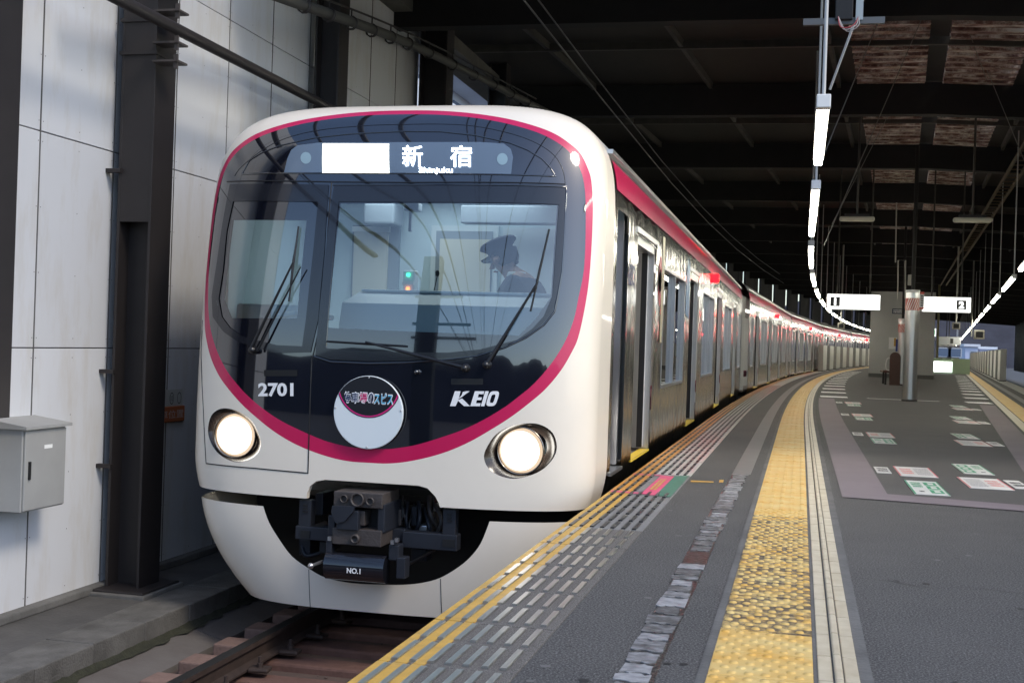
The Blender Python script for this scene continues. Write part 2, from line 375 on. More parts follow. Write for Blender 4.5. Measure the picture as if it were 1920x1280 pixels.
# ---- printed floor notices ----------------------------------------------------------------
nw = mat('notice_white', (.72, .71, .68), .4, noise=.15, nscale=8); nr = mat('notice_red', (.62, .12, .14), .5); ng = mat('notice_green', (.04, .30, .15), .5); nk = mat('notice_black', (.03, .03, .035), .5)
npk = mat('notice_pink', (.70, .28, .26), .5); ngr = mat('notice_grey', (.42, .42, .42), .5)
def notice(x0, x1, y0, y1, kind, flip, idx, near):
    """flat printed sheet stuck on the floor with its frame and lines of print"""
    o = empty('floor_notice', ((x0 + x1) / 2, (y0 + y1) / 2, .004), 0); W, Lh = (x1 - x0) / 2, (y1 - y0) / 2; s = -1 if flip else 1
    MB().box(-W, W, -Lh, Lh, -.003, .0005).build('sheet', nw, o)
    def r(nm, a, b, c, d, m, z=.0015): MB().add([(s * a * W, c * Lh, z), (s * b * W, c * Lh, z), (s * b * W, d * Lh, z), (s * a * W, d * Lh, z)], [(0, 1, 2, 3)]).build(nm, m, o)
    if kind == 'red':
        r('red_border', -1, -.93, -1, 1, nr); r('red_border', .93, 1, -1, 1, nr)
        bars_obj('print', 3, npk, o, lambda a, b: (s * (-.45 * W + a * .6 * W), b * 1.2 * Lh, .002))
        bars_obj('print', 6, ngr, o, lambda a, b: (s * (.42 * W + a * .8 * W), b * 1.4 * Lh, .002))
    elif kind == 'green':
        r('green_border', -1, -.9, -1, 1, ng); r('green_border', .93, 1, -1, 1, ng)
        for k in range(3): r('green_panel', .05, .8, -.8 + k * .56, -.34 + k * .56, ng)
        for k in range(3): r('white_figure', .28, .62, -.7 + k * .56, -.44 + k * .56, nw, .0022)
        bars_obj('print', 3, ng, o, lambda a, b: (s * (-.45 * W + a * .6 * W), .35 * Lh + b * .8 * Lh, .002))
        bars_obj('print', 1, nk, o, lambda a, b: (s * (-.45 * W + a * .3 * W), -.6 * Lh + b * .25 * Lh, .002))
    elif kind == 'small':
        bars_obj('print', 2, nk, o, lambda a, b: (a * 1.4 * W, b * 1.3 * Lh, .002))
    return o
ROWS = [10.2, 14.75, 19.35, 24.0]
ordn = ['nearest', 'second', 'third', 'farthest']
for i, y0 in enumerate(ROWS):
    xo = .0 + cx(y0)
    a = notice(.80 + xo, 1.09 + xo, y0, y0 + .82, 'red', False, i, i == 0)
    tag(a, f'red-bordered floor notice, {ordn[i]} of those beside the left mauve strip', 'notice', 'red-bordered floor notices')
    a = notice(.80 + xo, 1.035 + xo, y0 - 1.28 if i == 0 else y0 - 1.0, y0 - .35 if i == 0 else y0 - .22, 'green', False, i, i == 0)
    tag(a, f'green-panelled floor notice, {ordn[i]} of those beside the left mauve strip', 'notice', 'green floor notices')
    a = notice(.632 + xo, .747 + xo, y0 + .15, y0 + .68, 'small', False, i, i == 0)
    tag(a, f'small white floor label, {ordn[i]} one touching the left mauve strip', 'notice', 'small floor labels')
    q = .11 * (y0 - .65)
    a = notice(.19 + q, .50 + q, y0 - .65, y0 + .15, 'red', True, i, i == 0)
    tag(a, f'red-bordered floor notice, {ordn[i]} of those beside the right mauve strip', 'notice', 'red-bordered floor notices')
    a = notice(.29 + q, .53 + q, y0 + .5, y0 + 1.4, 'green', True, i, i == 0)
    tag(a, f'green-panelled floor notice, {ordn[i]} of those beside the right mauve strip', 'notice', 'green floor notices')
    a = notice(.53 + q, .645 + q, y0 - .5, y0 + .1, 'small', True, i, i == 0)
    tag(a, f'small white floor label, {ordn[i]} one touching the right mauve strip', 'notice', 'small floor labels')
# white queue dashes beyond the mauve sheets
for i in range(14):
    y = 27.0 + i * 2.9
    sheet('white_dash', white_paint, [(.33 + cx(y), y), (.75 + cx(y) + .15, y), (.75 + cx(y) + .15, y + .75), (.33 + cx(y), y + .75)], .0045, plat)
    sheet('white_dash', white_paint, [(.45 + .11 * y, y), (.95 + .11 * y, y), (.95 + .11 * y, y + .75), (.45 + .11 * y, y + .75)], .0045, plat)
a_, b_ = gnd(1626, 747), gnd(1762, 753)
sheet('white_line', white_paint, [(a_[0], a_[1]), (b_[0], b_[1]), (b_[0], b_[1] + .16), (a_[0], a_[1] + .16)], .0048, plat)
# ================================================================== THE TRAIN
XC, YN, ZR = -2.785, 7.75, -1.09
WB, ZC, HT, NE, DP = 1.465, 1.6, 1.05, 4.5, .55
def wt(z): return WB - .04 * max(0.0, (.12 - z) / .25) ** 2
def rho(u, z):
    a = abs(u) / wt(z)
    if z <= ZC: return a
    return (a ** NE + ((z - ZC) / HT) ** NE) ** (1 / NE)
def rake(z): return .30 * max(0.0, (z - .3) / 2.3) ** 2
def SF(u, z):
    r = rho(u, z)
    if r >= 1: return YN + DP + rake(z) + (r - 1) * 6
    return YN + DP * (1 - (1 - r ** 3) ** (1 / 3)) + rake(z)
def us0(z): a = max(0.0, -.2 - z); return 1.405 - .12 * a - .62 * a * a
def rho_s(u, z): return abs(u) / us0(z)
def SS(u, z):
    r = rho_s(u, z)
    k = .07 * max(0.0, -.2 - z) ** 2 / .46
    if r >= 1: return YN + DP + (r - 1) * 6 + k
    return YN + DP * (1 - (1 - r ** 3) ** (1 / 3)) + k
def uz(px, py, fn=SF):
    d = ray(px, py); g = lambda t: (CC + d * t)[1] - fn((CC + d * t)[0] - XC, (CC + d * t)[2])
    ts = np.arange(7.0, 9.6, .02); gs = [g(t) for t in ts]; hit = next((i for i in range(1, len(ts)) if gs[i] > 0), None)
    if hit is None:
        t = ts[int(np.argmax(gs))]; p = CC + d * t; u_, z_ = p[0] - XC, p[2]
        while fn is SF and rho(u_, z_) > .992: u_ *= .997
        return (u_, z_)
    a, b = ts[hit - 1], ts[hit]
    for _ in range(24):
        t = (a + b) / 2; p = CC + d * t
        if p[1] - fn(p[0] - XC, p[2]) > 0: b = t
        else: a = t
    p = CC + d * a; return (p[0] - XC, p[2])
def P3(u, z, off=0.0, fn=SF):
    e = .004; s = fn(u, z)
    if off:
        n = Vector(((fn(u + e, z) - fn(u - e, z)) / (2 * e), -1, (fn(u, z + e) - fn(u, z - e)) / (2 * e))).normalized()
        return (XC + u + n.x * off, s + n.y * off, z + n.z * off)
    return (XC + u, s, z)
def nrm(u, z, fn=SF):
    e = .003; return Vector(((fn(u + e, z) - fn(u - e, z)) / (2 * e), -1, (fn(u, z + e) - fn(u, z - e)) / (2 * e))).normalized()
def densify(poly, step=.03, closed=True):
    out = []; n = len(poly)
    for i in range(n if closed else n - 1):
        a, b = poly[i], poly[(i + 1) % n]; L = math.dist(a, b); k = max(1, int(L / step))
        for j in range(k): out.append((a[0] + (b[0] - a[0]) * j / k, a[1] + (b[1] - a[1]) * j / k))
    if not closed: out.append(poly[-1])
    return out
def smooth_loop(pts, n=8, closed=True):
    out = []; m = len(pts)
    for i in range(m if closed else m - 1):
        g = lambda q: np.array(pts[q % m] if closed else pts[min(max(q, 0), m - 1)])
        p0, p1, p2, p3 = g(i - 1), g(i), g(i + 1), g(i + 2)
        for j in range(n):
            t = j / n; out.append(tuple(.5 * ((2 * p1) + (p2 - p0) * t + (2 * p0 - 5 * p1 + 4 * p2 - p3) * t * t + (3 * p1 - p0 - 3 * p2 + p3) * t ** 3)))
    if not closed: out.append(tuple(pts[-1]))
    return out
def inside(polys, x, y):
    c = False
    for q in polys:
        n = len(q); j = n - 1
        for i in range(n):
            if (q[i][1] > y) != (q[j][1] > y) and x < (q[j][0] - q[i][0]) * (y - q[i][1]) / (q[j][1] - q[i][1]) + q[i][0]: c = not c
            j = i
    return c
GRID = []
for t in np.linspace(0, 1, 26):
    u_ = WB * (1 - (1 - t) ** 1.9)
    for z_ in list(np.arange(-.9, 1.9, .075)) + list(np.arange(1.9, 2.6, .03)): GRID += [(u_, z_)] + ([(-u_, z_)] if u_ > 0 else [])
def cdt(loops, grid, mind=.0045):
    pts = []; ed = []
    for lp in loops:
        o = len(pts); pts += lp; ed += [(o + i, o + (i + 1) % len(lp)) for i in range(len(lp))]
    bp = np.array(pts)
    for g in grid:
        if inside(loops, *g) and np.min((bp[:, 0] - g[0]) ** 2 + (bp[:, 1] - g[1]) ** 2) > mind ** 2: pts.append(g)
    V, _, T, _, _, _ = geometry.delaunay_2d_cdt([Vector(p) for p in pts], ed, [], 0, 1e-6)
    V = [(v.x, v.y) for v in V]
    T = [t for t in T if inside(loops, sum(V[i][0] for i in t) / 3, sum(V[i][1] for i in t) / 3)]
    return V, T
def face_region(name, loops, m, parent, off=0.0, fn=SF, grid=None, **k):
    V, T = cdt(loops, GRID if grid is None else grid)
    me = bpy.data.meshes.new(name); me.from_pydata([P3(a, b, off, fn) for a, b in V], [], [tuple(t) for t in T])
    T2 = []
    for p in me.polygons:
        if p.normal.y > 0: p.flip()
    me.polygons.foreach_set('use_smooth', [True] * len(me.polygons)); me.materials.append(m)
    me.normals_split_custom_set_from_vertices([nrm(a, b, fn) for a, b in V]); me.update()
    o = bpy.data.objects.new(name, me); link(o, parent); tag(o, **k); return o
def face_line(name, pts, r, m, parent, off=0.0, fn=SF, n=6, closed=False):
    q = densify(pts + ([pts[0]] if closed else []), .03, False); return MB().tube([P3(a, b, off, fn) for a, b in q], r, n).build(name, m, parent)
def car_root(name, loc, rz=0): return empty(name, loc, rz)

def mat_steel(name, base=(.46, .45, .43), rough=.11):
    m = mat(name, base, rough, metal=1.0); nt = m.node_tree; b = nt.nodes['Principled BSDF']; N = nt.nodes.new; L = nt.links.new
    g = N('ShaderNodeTexCoord'); mp = N('ShaderNodeMapping'); mp.inputs['Scale'].default_value = (1, 3.0, .55); L(g.outputs['Object'], mp.inputs[0])
    n = N('ShaderNodeTexNoise'); n.inputs['Scale'].default_value = 1.6; n.inputs['Detail'].default_value = 2; L(mp.outputs[0], n.inputs['Vector'])
    bp = N('ShaderNodeBump'); bp.inputs['Strength'].default_value = .4; bp.inputs['Distance'].default_value = .03; L(n.outputs[0], bp.inputs['Height'])
    mp2 = N('ShaderNodeMapping'); mp2.inputs['Scale'].default_value = (1, 90, 1.2); L(g.outputs['Object'], mp2.inputs[0])
    n2 = N('ShaderNodeTexNoise'); n2.inputs['Scale'].default_value = 5; n2.inputs['Detail'].default_value = 4; L(mp2.outputs[0], n2.inputs['Vector'])
    r = N('ShaderNodeMapRange'); r.inputs[3].default_value = rough * .7; r.inputs[4].default_value = rough * 1.9; L(n2.outputs[0], r.inputs[0]); L(r.outputs[0], b.inputs['Roughness'])
    L(bp.outputs[0], b.inputs['Normal']); return m
steel = mat_steel('stainless_steel')
ivory = mat('ivory_paint', (.87, .79, .67), .42, coat=.45, noise=.06, nscale=3, detail=8)
magenta = mat('magenta_paint', (.56, .006, .085), .35, coat=.4)
maskb = mat('black_gloss', (.006, .007, .012), .06, coat=1.0, spec=.7); maskb.node_tree.nodes['Principled BSDF'].inputs['Coat IOR'].default_value = 1.75; maskb.node_tree.nodes['Principled BSDF'].inputs['Coat Roughness'].default_value = .01
rub = mat('rubber_seal', (.012, .012, .014), .3)
glass = mat_glass('windscreen_glass', (.66, .77, .80), 1.7, extra=.07); sglass = mat_glass('side_glass', (.20, .22, .25), 1.6, extra=.08)
white_l = mat('lettering_white', (.85, .85, .85), .4); silver = mat('silver', (.55, .55, .56), .3, metal=.9)
bluel = mat('lettering_blue', (.02, .03, .12), .35)
under = mat('underframe', (.016, .019, .028), .5, noise=.3, nscale=8); castm = mat('coupler_casting', (.07, .058, .054), .55, noise=.5, nscale=14, bump=.3, bscale=60)
led_w = mat_emit('led_white', (.85, .93, 1), 5.0); lamp_red = mat_emit('lamp_red', (1, .0008, .0015), 26.0)
headl = mat_emit('headlight_glow', (1, .95, .86), 14.0); hl_mid = mat_emit('headlight_zone', (1, .88, .70), 1.5); hl_rim = mat_emit('headlight_rim', (1, .76, .54), .5); ceil_l = mat_emit('car_ceiling_light', (1, .97, .9), 3.0)

lead = car_root('train_car', (XC, YN, ZR)); tag(lead, 'leading ivory, magenta and black train car with lit headlights and open doors', 'train car', 'cars of the train')
INV = Matrix.Translation((XC, YN, ZR)).inverted()
class W:      # parent shim: children built in world coordinates
    pass
_objs0 = set(bpy.data.objects)
# -------- outlines traced on the front
R_OUT = [(760, 207.3), (809, 207.5), (858.4, 210), (907.6, 215.4), (957, 224), (1006, 237.4), (1039, 250.5), (1065, 267), (1088, 288), (1103, 318), (1109.4, 344), (1111.7, 393), (1109.4, 459), (1104.5, 524.5), (1096, 580), (1084, 633), (1071, 662), (1052, 694), (1025.7, 726), (999, 750), (959, 780.6), (919.4, 805.8), (879.5, 828.4), (839.7, 845.7), (800, 857.6), (760, 865.6), (725, 868.6)]
R_IN = [(760, 214.4), (809, 214.8), (858.4, 217.7), (907.6, 223.6), (957, 233.5), (1006, 248), (1039, 263.7), (1062, 280), (1078, 298), (1088, 318), (1094.6, 341), (1098, 377), (1098, 442.5), (1094.6, 508), (1085, 557), (1076.6, 596.7), (1063, 633), (1047, 662), (1025.7, 691.6), (999, 721), (972.5, 743), (946, 763), (906, 787), (866, 806), (826, 820), (786.6, 832), (760, 837.5), (725, 841.5)]
def mirror_loop(px):
    q = [uz(*p) for p in px]; q = [p for p in q if p[0] > .03]
    zt, zb_ = q[0][1] + .004, q[-1][1] - .002
    lp = [(0, zt)] + q + [(0, zb_)] + [(-a, b) for a, b in q[::-1]]
    return smooth_loop(lp, 5)
L_OUT, L_IN = mirror_loop(R_OUT), mirror_loop(R_IN)
def zline(z, us): return [(u, z) for u in us]
# outer body outline of the ivory shell (rho = 1 over the top, straight lower edge with the coupler notch)
ZB = -.14
out = []
for i in range(61):          # right side up and over to the left
    t = i / 60 * math.pi; c, s_ = math.cos(t), math.sin(t)
    e = 2 / NE; out.append((.9985 * WB * math.copysign(abs(c) ** e, c), ZC + .9985 * HT * abs(s_) ** e))
R0 = .9985
_d = []
for i in range(3001):
    t = i / 3000 * math.pi; c, s_ = math.cos(t), math.sin(t); e = 2 / NE
    _d.append((.9985 * WB * math.copysign(abs(c) ** e, c), ZC + .9985 * HT * abs(s_) ** e))
_l = np.concatenate([[0], np.cumsum([math.dist(_d[i], _d[i + 1]) for i in range(3000)])]); out = []
for q_ in np.linspace(0, _l[-1], 160): i = int(np.searchsorted(_l, q_)); out.append(_d[min(i, 3000)])
outer = densify([(R0 * wt(z), z) for z in np.linspace(ZB, ZC, 30)], 1, False) + out[1:-1] + [(-R0 * wt(z), z) for z in np.linspace(ZC, ZB, 30)]
nl = [uz(*p) for p in [(574.6, 935.4), (576, 924), (581, 911), (593, 901.7), (610, 899), (785, 910), (801.7, 915), (816, 930), (822.5, 942.5), (824.6, 953.8)]]
nl[0] = (nl[0][0], ZB); nl[-1] = (nl[-1][0], ZB)
bottom = densify([(-R0 * wt(ZB), ZB), nl[0]], .05, False)[1:-1] + nl + densify([nl[-1], (R0 * wt(ZB), ZB)], .05, False)[1:-1]
shell_loop = outer + bottom
HLR = smooth_loop([uz(*p) for p in [(907.5, 856), (913, 838), (930, 814), (956.6, 799), (988.5, 793), (1015, 796.5), (1036, 811), (1044, 835), (1039, 856), (1020, 877.6), (994, 891), (962, 897), (932.7, 889.5), (914, 875)]], 4)
HLL = [(-a, b) for a, b in HLR[::-1]]
ringg = []
for r in [.80, .86, .9, .93, .95, .965, .975, .984, .99, .994, .9965]:
    for a, b in outer[::1 if r > .96 else 2]:
        if b > ZC: ringg.append((a / R0 * r, ZC + (b - ZC) / R0 * r))
        else: ringg.append((a / R0 * r, b))
E3 = GRID + ringg
shell = face_region('ivory_shell', [shell_loop, L_OUT, HLR, HLL], ivory, None, grid=E3)
# collar joining the shell to the steel body
mb = MB(); vs = []
for a, b in outer:
    p = P3(a, b); vs += [p, (XC + a / R0, 8.68, b if b < ZC else ZC + (b - ZC) / R0)]
mb.add(vs, [(2 * i, 2 * i + 1, 2 * i + 3, 2 * i + 2) for i in range(len(outer) - 1)], True); mb.build('shell_collar', ivory, None)
mb = MB(); vs = []
for a, b in bottom: p = P3(a, b); vs += [p, (p[0], p[1] + .05, p[2] + .0)]
mb.add(vs, [(2 * i, 2 * i + 1, 2 * i + 3, 2 * i + 2) for i in range(len(bottom) - 1)]); mb.build('shell_lower_lip', ivory, None)
face_region('magenta_band', [L_OUT, L_IN], magenta, None, grid=E3)
# -------- black mask with its window openings
GL = [uz(*p) for p in [(438.7, 413), (575, 413.6), (557, 596.7), (435.5, 596.7), (421, 560.6)]]
GR = [uz(*p) for p in [(639, 382), (1045, 385), (1033, 557), (1003, 600), (972.5, 629), (760, 621), (615, 614.5)]]
GLd, GRd = densify(GL, .05), densify(GR, .05)
LEDP = [uz(*p) for p in [(453.5, 327), (468, 301), (491, 286.6), (524, 273.5), (590, 258.7), (655, 251.5), (721, 248), (760, 246.6), (825.6, 247), (891, 254), (957, 268.6), (989.7, 281.7), (1016, 298), (1032, 314.5), (1041.5, 331)]]
mask = face_region('black_front_mask', [L_IN, GLd, GRd], maskb, None, grid=E3)
face_region('windscreen', [GRd], glass, None, off=-.001); face_region('emergency_door_glass', [GLd], glass, None, off=-.001)
# frames, seams and rubber beads
def px_line(nm, px, r, m, off=0.0, closed=False, sm=0):
    q = [uz(*p) for p in px]
    if sm: q = smooth_loop(q, sm, closed)
    return face_line(nm, q, r, m, None, off, closed=closed)
px_line('frame_bead', [(436, 375), (599.5, 377), (590, 470), (576.5, 600), (570, 651.7), (519.4, 649.6), (479.5, 640), (453, 633), (429, 617), (413, 596), (407, 560), (416, 508), (424, 432.6)], .006, maskb, closed=True)
px_line('frame_bead', [(634, 377), (1050, 382), (1046, 450), (1038, 557), (1022, 595), (1000, 618), (970, 640), (900, 658), (840, 664), (760, 663), (690, 661), (611, 655)], .006, maskb, closed=True)
px_line('frame_bead', [(625, 347), (1062, 351), (1058, 440), (1053.6, 508), (1045, 557), (1039, 585), (1020, 609), (986, 633), (946, 651.7), (893, 667.7), (839.7, 674), (760, 679.6), (690, 681), (620, 678), (588.5, 667.7)], .007, maskb, sm=0)
px_line('seam', [(425.6, 341), (622, 341.4), (760, 342.4), (1060, 345.7)], .005, rub)
px_line('seam', [(622, 341.4), (612, 480), (602, 600), (588, 662), (584.5, 675), (580, 800), (577.5, 886.5), (480, 877.5), (386.6, 868.3)], .0045, rub)
px_line('seam', [(386.6, 868.3), (381, 760), (377.5, 650), (380, 600)], .0035, rub)
px_line('display_frame', [(453.5, 327), (468, 301), (491, 286.6), (524, 273.5), (590, 258.7), (655, 251.5), (721, 248), (760, 246.6), (825.6, 247), (891, 254), (957, 268.6), (989.7, 281.7), (1016, 298), (1032, 314.5), (1041.5, 331)], .006, maskb, closed=True)
px_line('mask_seam', [(440, 330), (455, 311), (514, 268.6), (590, 245.6), (688, 235.8), (760, 233.5), (830, 233), (891, 237), (957, 250.5), (1006, 268.6), (1039, 291.5), (1055, 318), (1060, 345.7)], .0025, rub, sm=4)
frm = mat('window_frame_satin', (.012, .013, .018), .16, coat=.5)
FR_O = [uz(*p) for p in [(627, 349), (1060, 353), (1057, 440), (1052, 508), (1043, 557), (1036, 585), (1018, 607), (985, 631), (945, 649), (893, 665), (839.7, 671), (760, 676), (690, 677), (620, 674), (592, 665)]]
FR_I = [uz(*p) for p in [(636, 379), (1048, 384), (1043, 450), (1036, 555), (1020, 592), (998, 616), (970, 637), (900, 655), (840, 661), (760, 660), (690, 658), (612, 653)]]
face_region('windscreen_surround', [densify(FR_O, .04), densify(FR_I, .04)], frm, None, off=.007)
FL_O = [uz(*p) for p in [(432, 346), (617, 347), (609, 470), (597, 600), (583, 660), (520, 662), (479, 652), (446, 640), (420, 622), (400, 594), (398, 555), (408, 490), (418, 420)]]
FL_I = [uz(*p) for p in [(438, 378), (597, 379), (588, 470), (574, 600), (567, 649), (519, 647), (480, 637), (455, 630), (432, 614), (417, 594), (411, 560), (419, 508), (426, 434)]]
face_region('door_window_surround', [densify(FL_O, .04), densify(FL_I, .04)], frm, None, off=.006)
# -------- destination display
dark_led = mat('display_panel', (.12, .165, .225), .25, coat=.5)
face_region('display_panel', [densify([uz(*p) for p in [(533, 324), (539, 298), (546, 282), (558, 273), (600, 268), (900, 267), (945, 270), (958, 280), (962, 295), (958.5, 328)]], .05)], dark_led, None, off=.003)
def mat_ledblock():
    m = mat_emit('led_block', (1, 1, 1), 1.6); nt = m.node_tree; e = nt.nodes['Emission']; g = nt.nodes.new('ShaderNodeNewGeometry')
    n = nt.nodes.new('ShaderNodeTexNoise'); n.inputs['Scale'].default_value = 75; n.inputs['Detail'].default_value = 2; nt.links.new(g.outputs['Position'], n.inputs['Vector'])
    r = nt.nodes.new('ShaderNodeValToRGB'); r.color_ramp.elements[0].position = .35; r.color_ramp.elements[0].color = (.55, .58, .47, 1); r.color_ramp.elements[1].position = .56; r.color_ramp.elements[1].color = (1, 1, .93, 1)
    nt.links.new(n.outputs[0], r.inputs[0]); nt.links.new(r.outputs[0], e.inputs[0]); return m
face_region('display_block', [densify([uz(*p) for p in [(605.5, 270), (730, 270.5), (730.5, 325.5), (605, 325)]], .05)], mat_ledblock(), None, off=.006)
def fbox(x0, y0, x1, y1, off=.006):
    a, b, c, d = uz(x0, y0), uz(x1, y0), uz(x0, y1), uz(x1, y1)
    def fn(s, t):
        u = s + .5; v = .5 - t
        q = [(a[i] * (1 - u) + b[i] * u) * (1 - v) + (c[i] * (1 - u) + d[i] * u) * v for i in (0, 1)]; return P3(q[0], q[1], off)
    return fn
text_obj('display_character', '新', led_w, None, fbox(755, 273.5, 793, 313), .006); text_obj('display_character', '宿', led_w, None, fbox(845, 274, 885, 314), .006)
text_obj('display_lettering', 'Shinjuku', led_w, None, fbox(786, 314.5, 849, 327.5), .008)
sens = mat('sensor_window', (.25, .36, .42), .2)
for c in ((574, 297), (942, 299)):
    face_region('sensor_window', [[uz(c[0] + 10 * math.cos(t), c[1] + 11 * math.sin(t)) for t in np.linspace(0, 6.283, 25)[:-1]]], sens, None, off=.005)
# -------- lettering on the mask
text_obj('car_number', '2701', white_l, None, fbox(485, 717.5, 551, 743), .035)
# operator name: slanted bold letters, the K cut by three rays
kf = fbox(844, 733, 938, 761); vs = []
def kp(nm, pts): MB().add([kf(a - .5 + (b - .5) * .0, b - .5) for a, b in pts], [tuple(range(len(pts)))]).build(nm, white_l, None)
def sl(pts): return [(a + .10 * b * .9, b) for a, b in pts]
L_ = []
kp('letter_stroke', [(.0, 0), (.115, 0), (.17, .42), (.215, 1.0), (.10, 1.0)])
kp('letter_stroke', [(.15, .40), (.285, 0), (.405, 0), (.245, .52)])
for k_ in range(3): kp('letter_stroke', [(.165 + k_ * .03, .50 + k_ * .055), (.185 + k_ * .03, .50 + k_ * .055), (.40 - k_ * .02, 1.0 - k_ * .02), (.30 - k_ * .03 + .02, 1.0 - k_ * .02)])
kp('letter_stroke', sl([(.41, 0), (.60, 0), (.60, .2), (.505, .2), (.505, .40), (.59, .40), (.59, .59), (.505, .59), (.505, .80), (.60, .80), (.60, 1), (.41, 1)]))
kp('letter_stroke', sl([(.618, 0), (.69, 0), (.69, 1), (.618, 1)]))
o_out = [(.808 + .10 * math.copysign(abs(math.cos(t)) ** .55, math.cos(t)), .5 + .5 * math.copysign(abs(math.sin(t)) ** .55, math.sin(t))) for t in np.linspace(0, 6.283, 33)[:-1]]
o_in = [(.808 + (a - .808) * .40, .5 + (b - .5) * .56) for a, b in o_out]; o_o, o_i = sl(o_out), sl(o_in); n_ = len(o_o)
MB().add([kf(a - .5, b - .5) for a, b in o_o + o_i], [(i, (i + 1) % n_, (i + 1) % n_ + n_, i + n_) for i in range(n_)]).build('letter_stroke', white_l, None)
slot = mat('slot', (.003, .003, .003), .6)
for b4 in ((495.5, 693.5, 558, 705), (846, 709.5, 906, 721)):
    f4 = fbox(*b4, .003); MB().add([f4(-.5, -.5), f4(.5, -.5), f4(.5, .5), f4(-.5, .5)], [(0, 1, 2, 3)]).build('step_slot', slot, None)
p = Vector(P3(*uz(784, 697))); MB().lathe([(0, -.05), (.012, -.048), (.016, -.03), (.014, 0), (.03, .004)], p, 12, 'y').build('washer_nozzle', maskb, None)
# -------- round head board: plain plate with its title only
c0 = uz(694, 772.3); cp = Vector(P3(*c0)) + Vector((0, -.03, 0)); RB = .243
hb = MB().lathe([(0, -.012), (RB - .004, -.012), (RB, -.009), (RB, .006), (0, .006)], cp, 56, 'y', False).build('head_board', mat('board_white', (.74, .80, .82), .35), None)
def bd(a, b, dy=-.014): return (cp.x + a * RB, cp.y + dy, cp.z + b * RB)
def circ_seg(cxx, czz, r, z_in=True, n=60): return [(cxx + r * math.cos(t), czz + r * math.sin(t)) for t in np.linspace(0, 6.283, n + 1)[:-1]]
from itertools import product
def lens(rc, cz, off):          # part of the disc inside a second circle
    q = []
    for t in np.linspace(0, 6.2832, 121)[:-1]:
        d = (math.cos(t), math.sin(t)); best = .985
        # intersect ray from (0,.35) with both circles
        def hit(cz0, r):
            oz = .42 - cz0; bq = d[1] * oz; cq = oz * oz - r * r; disc = bq * bq - cq
            return -bq + math.sqrt(max(disc, 0))
        q.append((d[0] * min(hit(0, .985), hit(cz, rc)), .42 + d[1] * min(hit(0, .985), hit(cz, rc))))
    return q
for nm, rc, mm, dy in (('board_ring_dark', .93, mat('board_dark', (.012, .012, .016), .35), -.0135), ('board_ring', .905, mat('board_pink', (.70, .03, .22), .35), -.0145), ('board_field', .865, mat('board_dark', (0, 0, 0), .3), -.0155)):
    q = lens(rc, .78, 0); MB().add([bd(a, b, dy) for a, b in q], [tuple(range(len(q)))]).build(nm, mm, hb)
ttl = [('停車', -.49, .42, mat('ttl_navy', (.02, .03, .10), .4)), ('場', -.14, .22, mat('ttl_pink', (.65, .02, .16), .4)), ('の', .08, .15, mat('ttl_navy', (.02, .03, .1), .4)), ('スピス', .44, .52, mat('ttl_blue', (.05, .42, .65), .4))]
for t_, xo, wd, mm in ttl:
    text_obj('board_title_outline', t_, white_l, hb, lambda a, b, xo=xo, wd=wd: bd(xo + a * (wd + .05), .39 + b * .33, -.0165), .05)
    text_obj('board_title', t_, mm, hb, lambda a, b, xo=xo, wd=wd: bd(xo + a * wd, .39 + b * .27, -.0175), .012)
for t in (90, 175, 5, 270): MB().lathe([(0, -.017), (.006, -.016), (.007, -.012)], (cp.x + .95 * RB * math.cos(math.radians(t)), cp.y, cp.z + .95 * RB * math.sin(math.radians(t))), 8, 'y').build('board_screw', silver, hb)
# -------- headlights: dark oval bowl, chrome rim and glowing lens
bowl_m = mat('lamp_bowl', (.018, .013, .011), .2)
for s_, lp in ((1, HLR), (-1, HLL)):
    cu = sum(a for a, b in lp) / len(lp) + s_ * -.002; cz = sum(b for a, b in lp) / len(lp)
    hp = P3(cu, cz); n_ = len(lp); vs = []; fs = []
    rings = [(1.0, 0.0), (.93, .012), (.80, .05), (.68, .075)]
    for sc, dp in rings:
        for a, b in lp:
            qa, qb = cu + (a - cu) * sc, cz + (b - cz) * sc; p = P3(qa, qb); vs.append((p[0], p[1] + dp, p[2]))
    for i in range(len(rings) - 1):
        for k in range(n_): fs.append((i * n_ + k, i * n_ + (k + 1) % n_, (i + 1) * n_ + (k + 1) % n_, (i + 1) * n_ + k))
    hl = MB().add(vs, fs, True).build('headlight', bowl_m, None)
    lc = Vector((XC + cu, hp[1] + .05, cz)); RL = .152
    MB().lathe([(RL * 1.06, -.01), (RL * 1.05, -.028), (RL, -.03), (RL * .97, 0)], lc, 32, 'y').build('chrome_rim', mat('lamp_rim', (.30, .26, .22), .22, metal=1), hl)
    lens_o = MB().lathe([(RL * .98, 0), (RL * .93, -.02), (RL * .86, -.03)], lc, 40, 'y').build('lens_rim', hl_rim, hl)
    MB().lathe([(RL * .86, -.03), (RL * .74, -.038), (RL * .66, -.041)], lc, 40, 'y').build('lens_zone', hl_mid, hl); MB().lathe([(RL * .66, -.041), (RL * .4, -.049), (0, -.053)], lc, 40, 'y').build('headlight_lens', headl, hl)
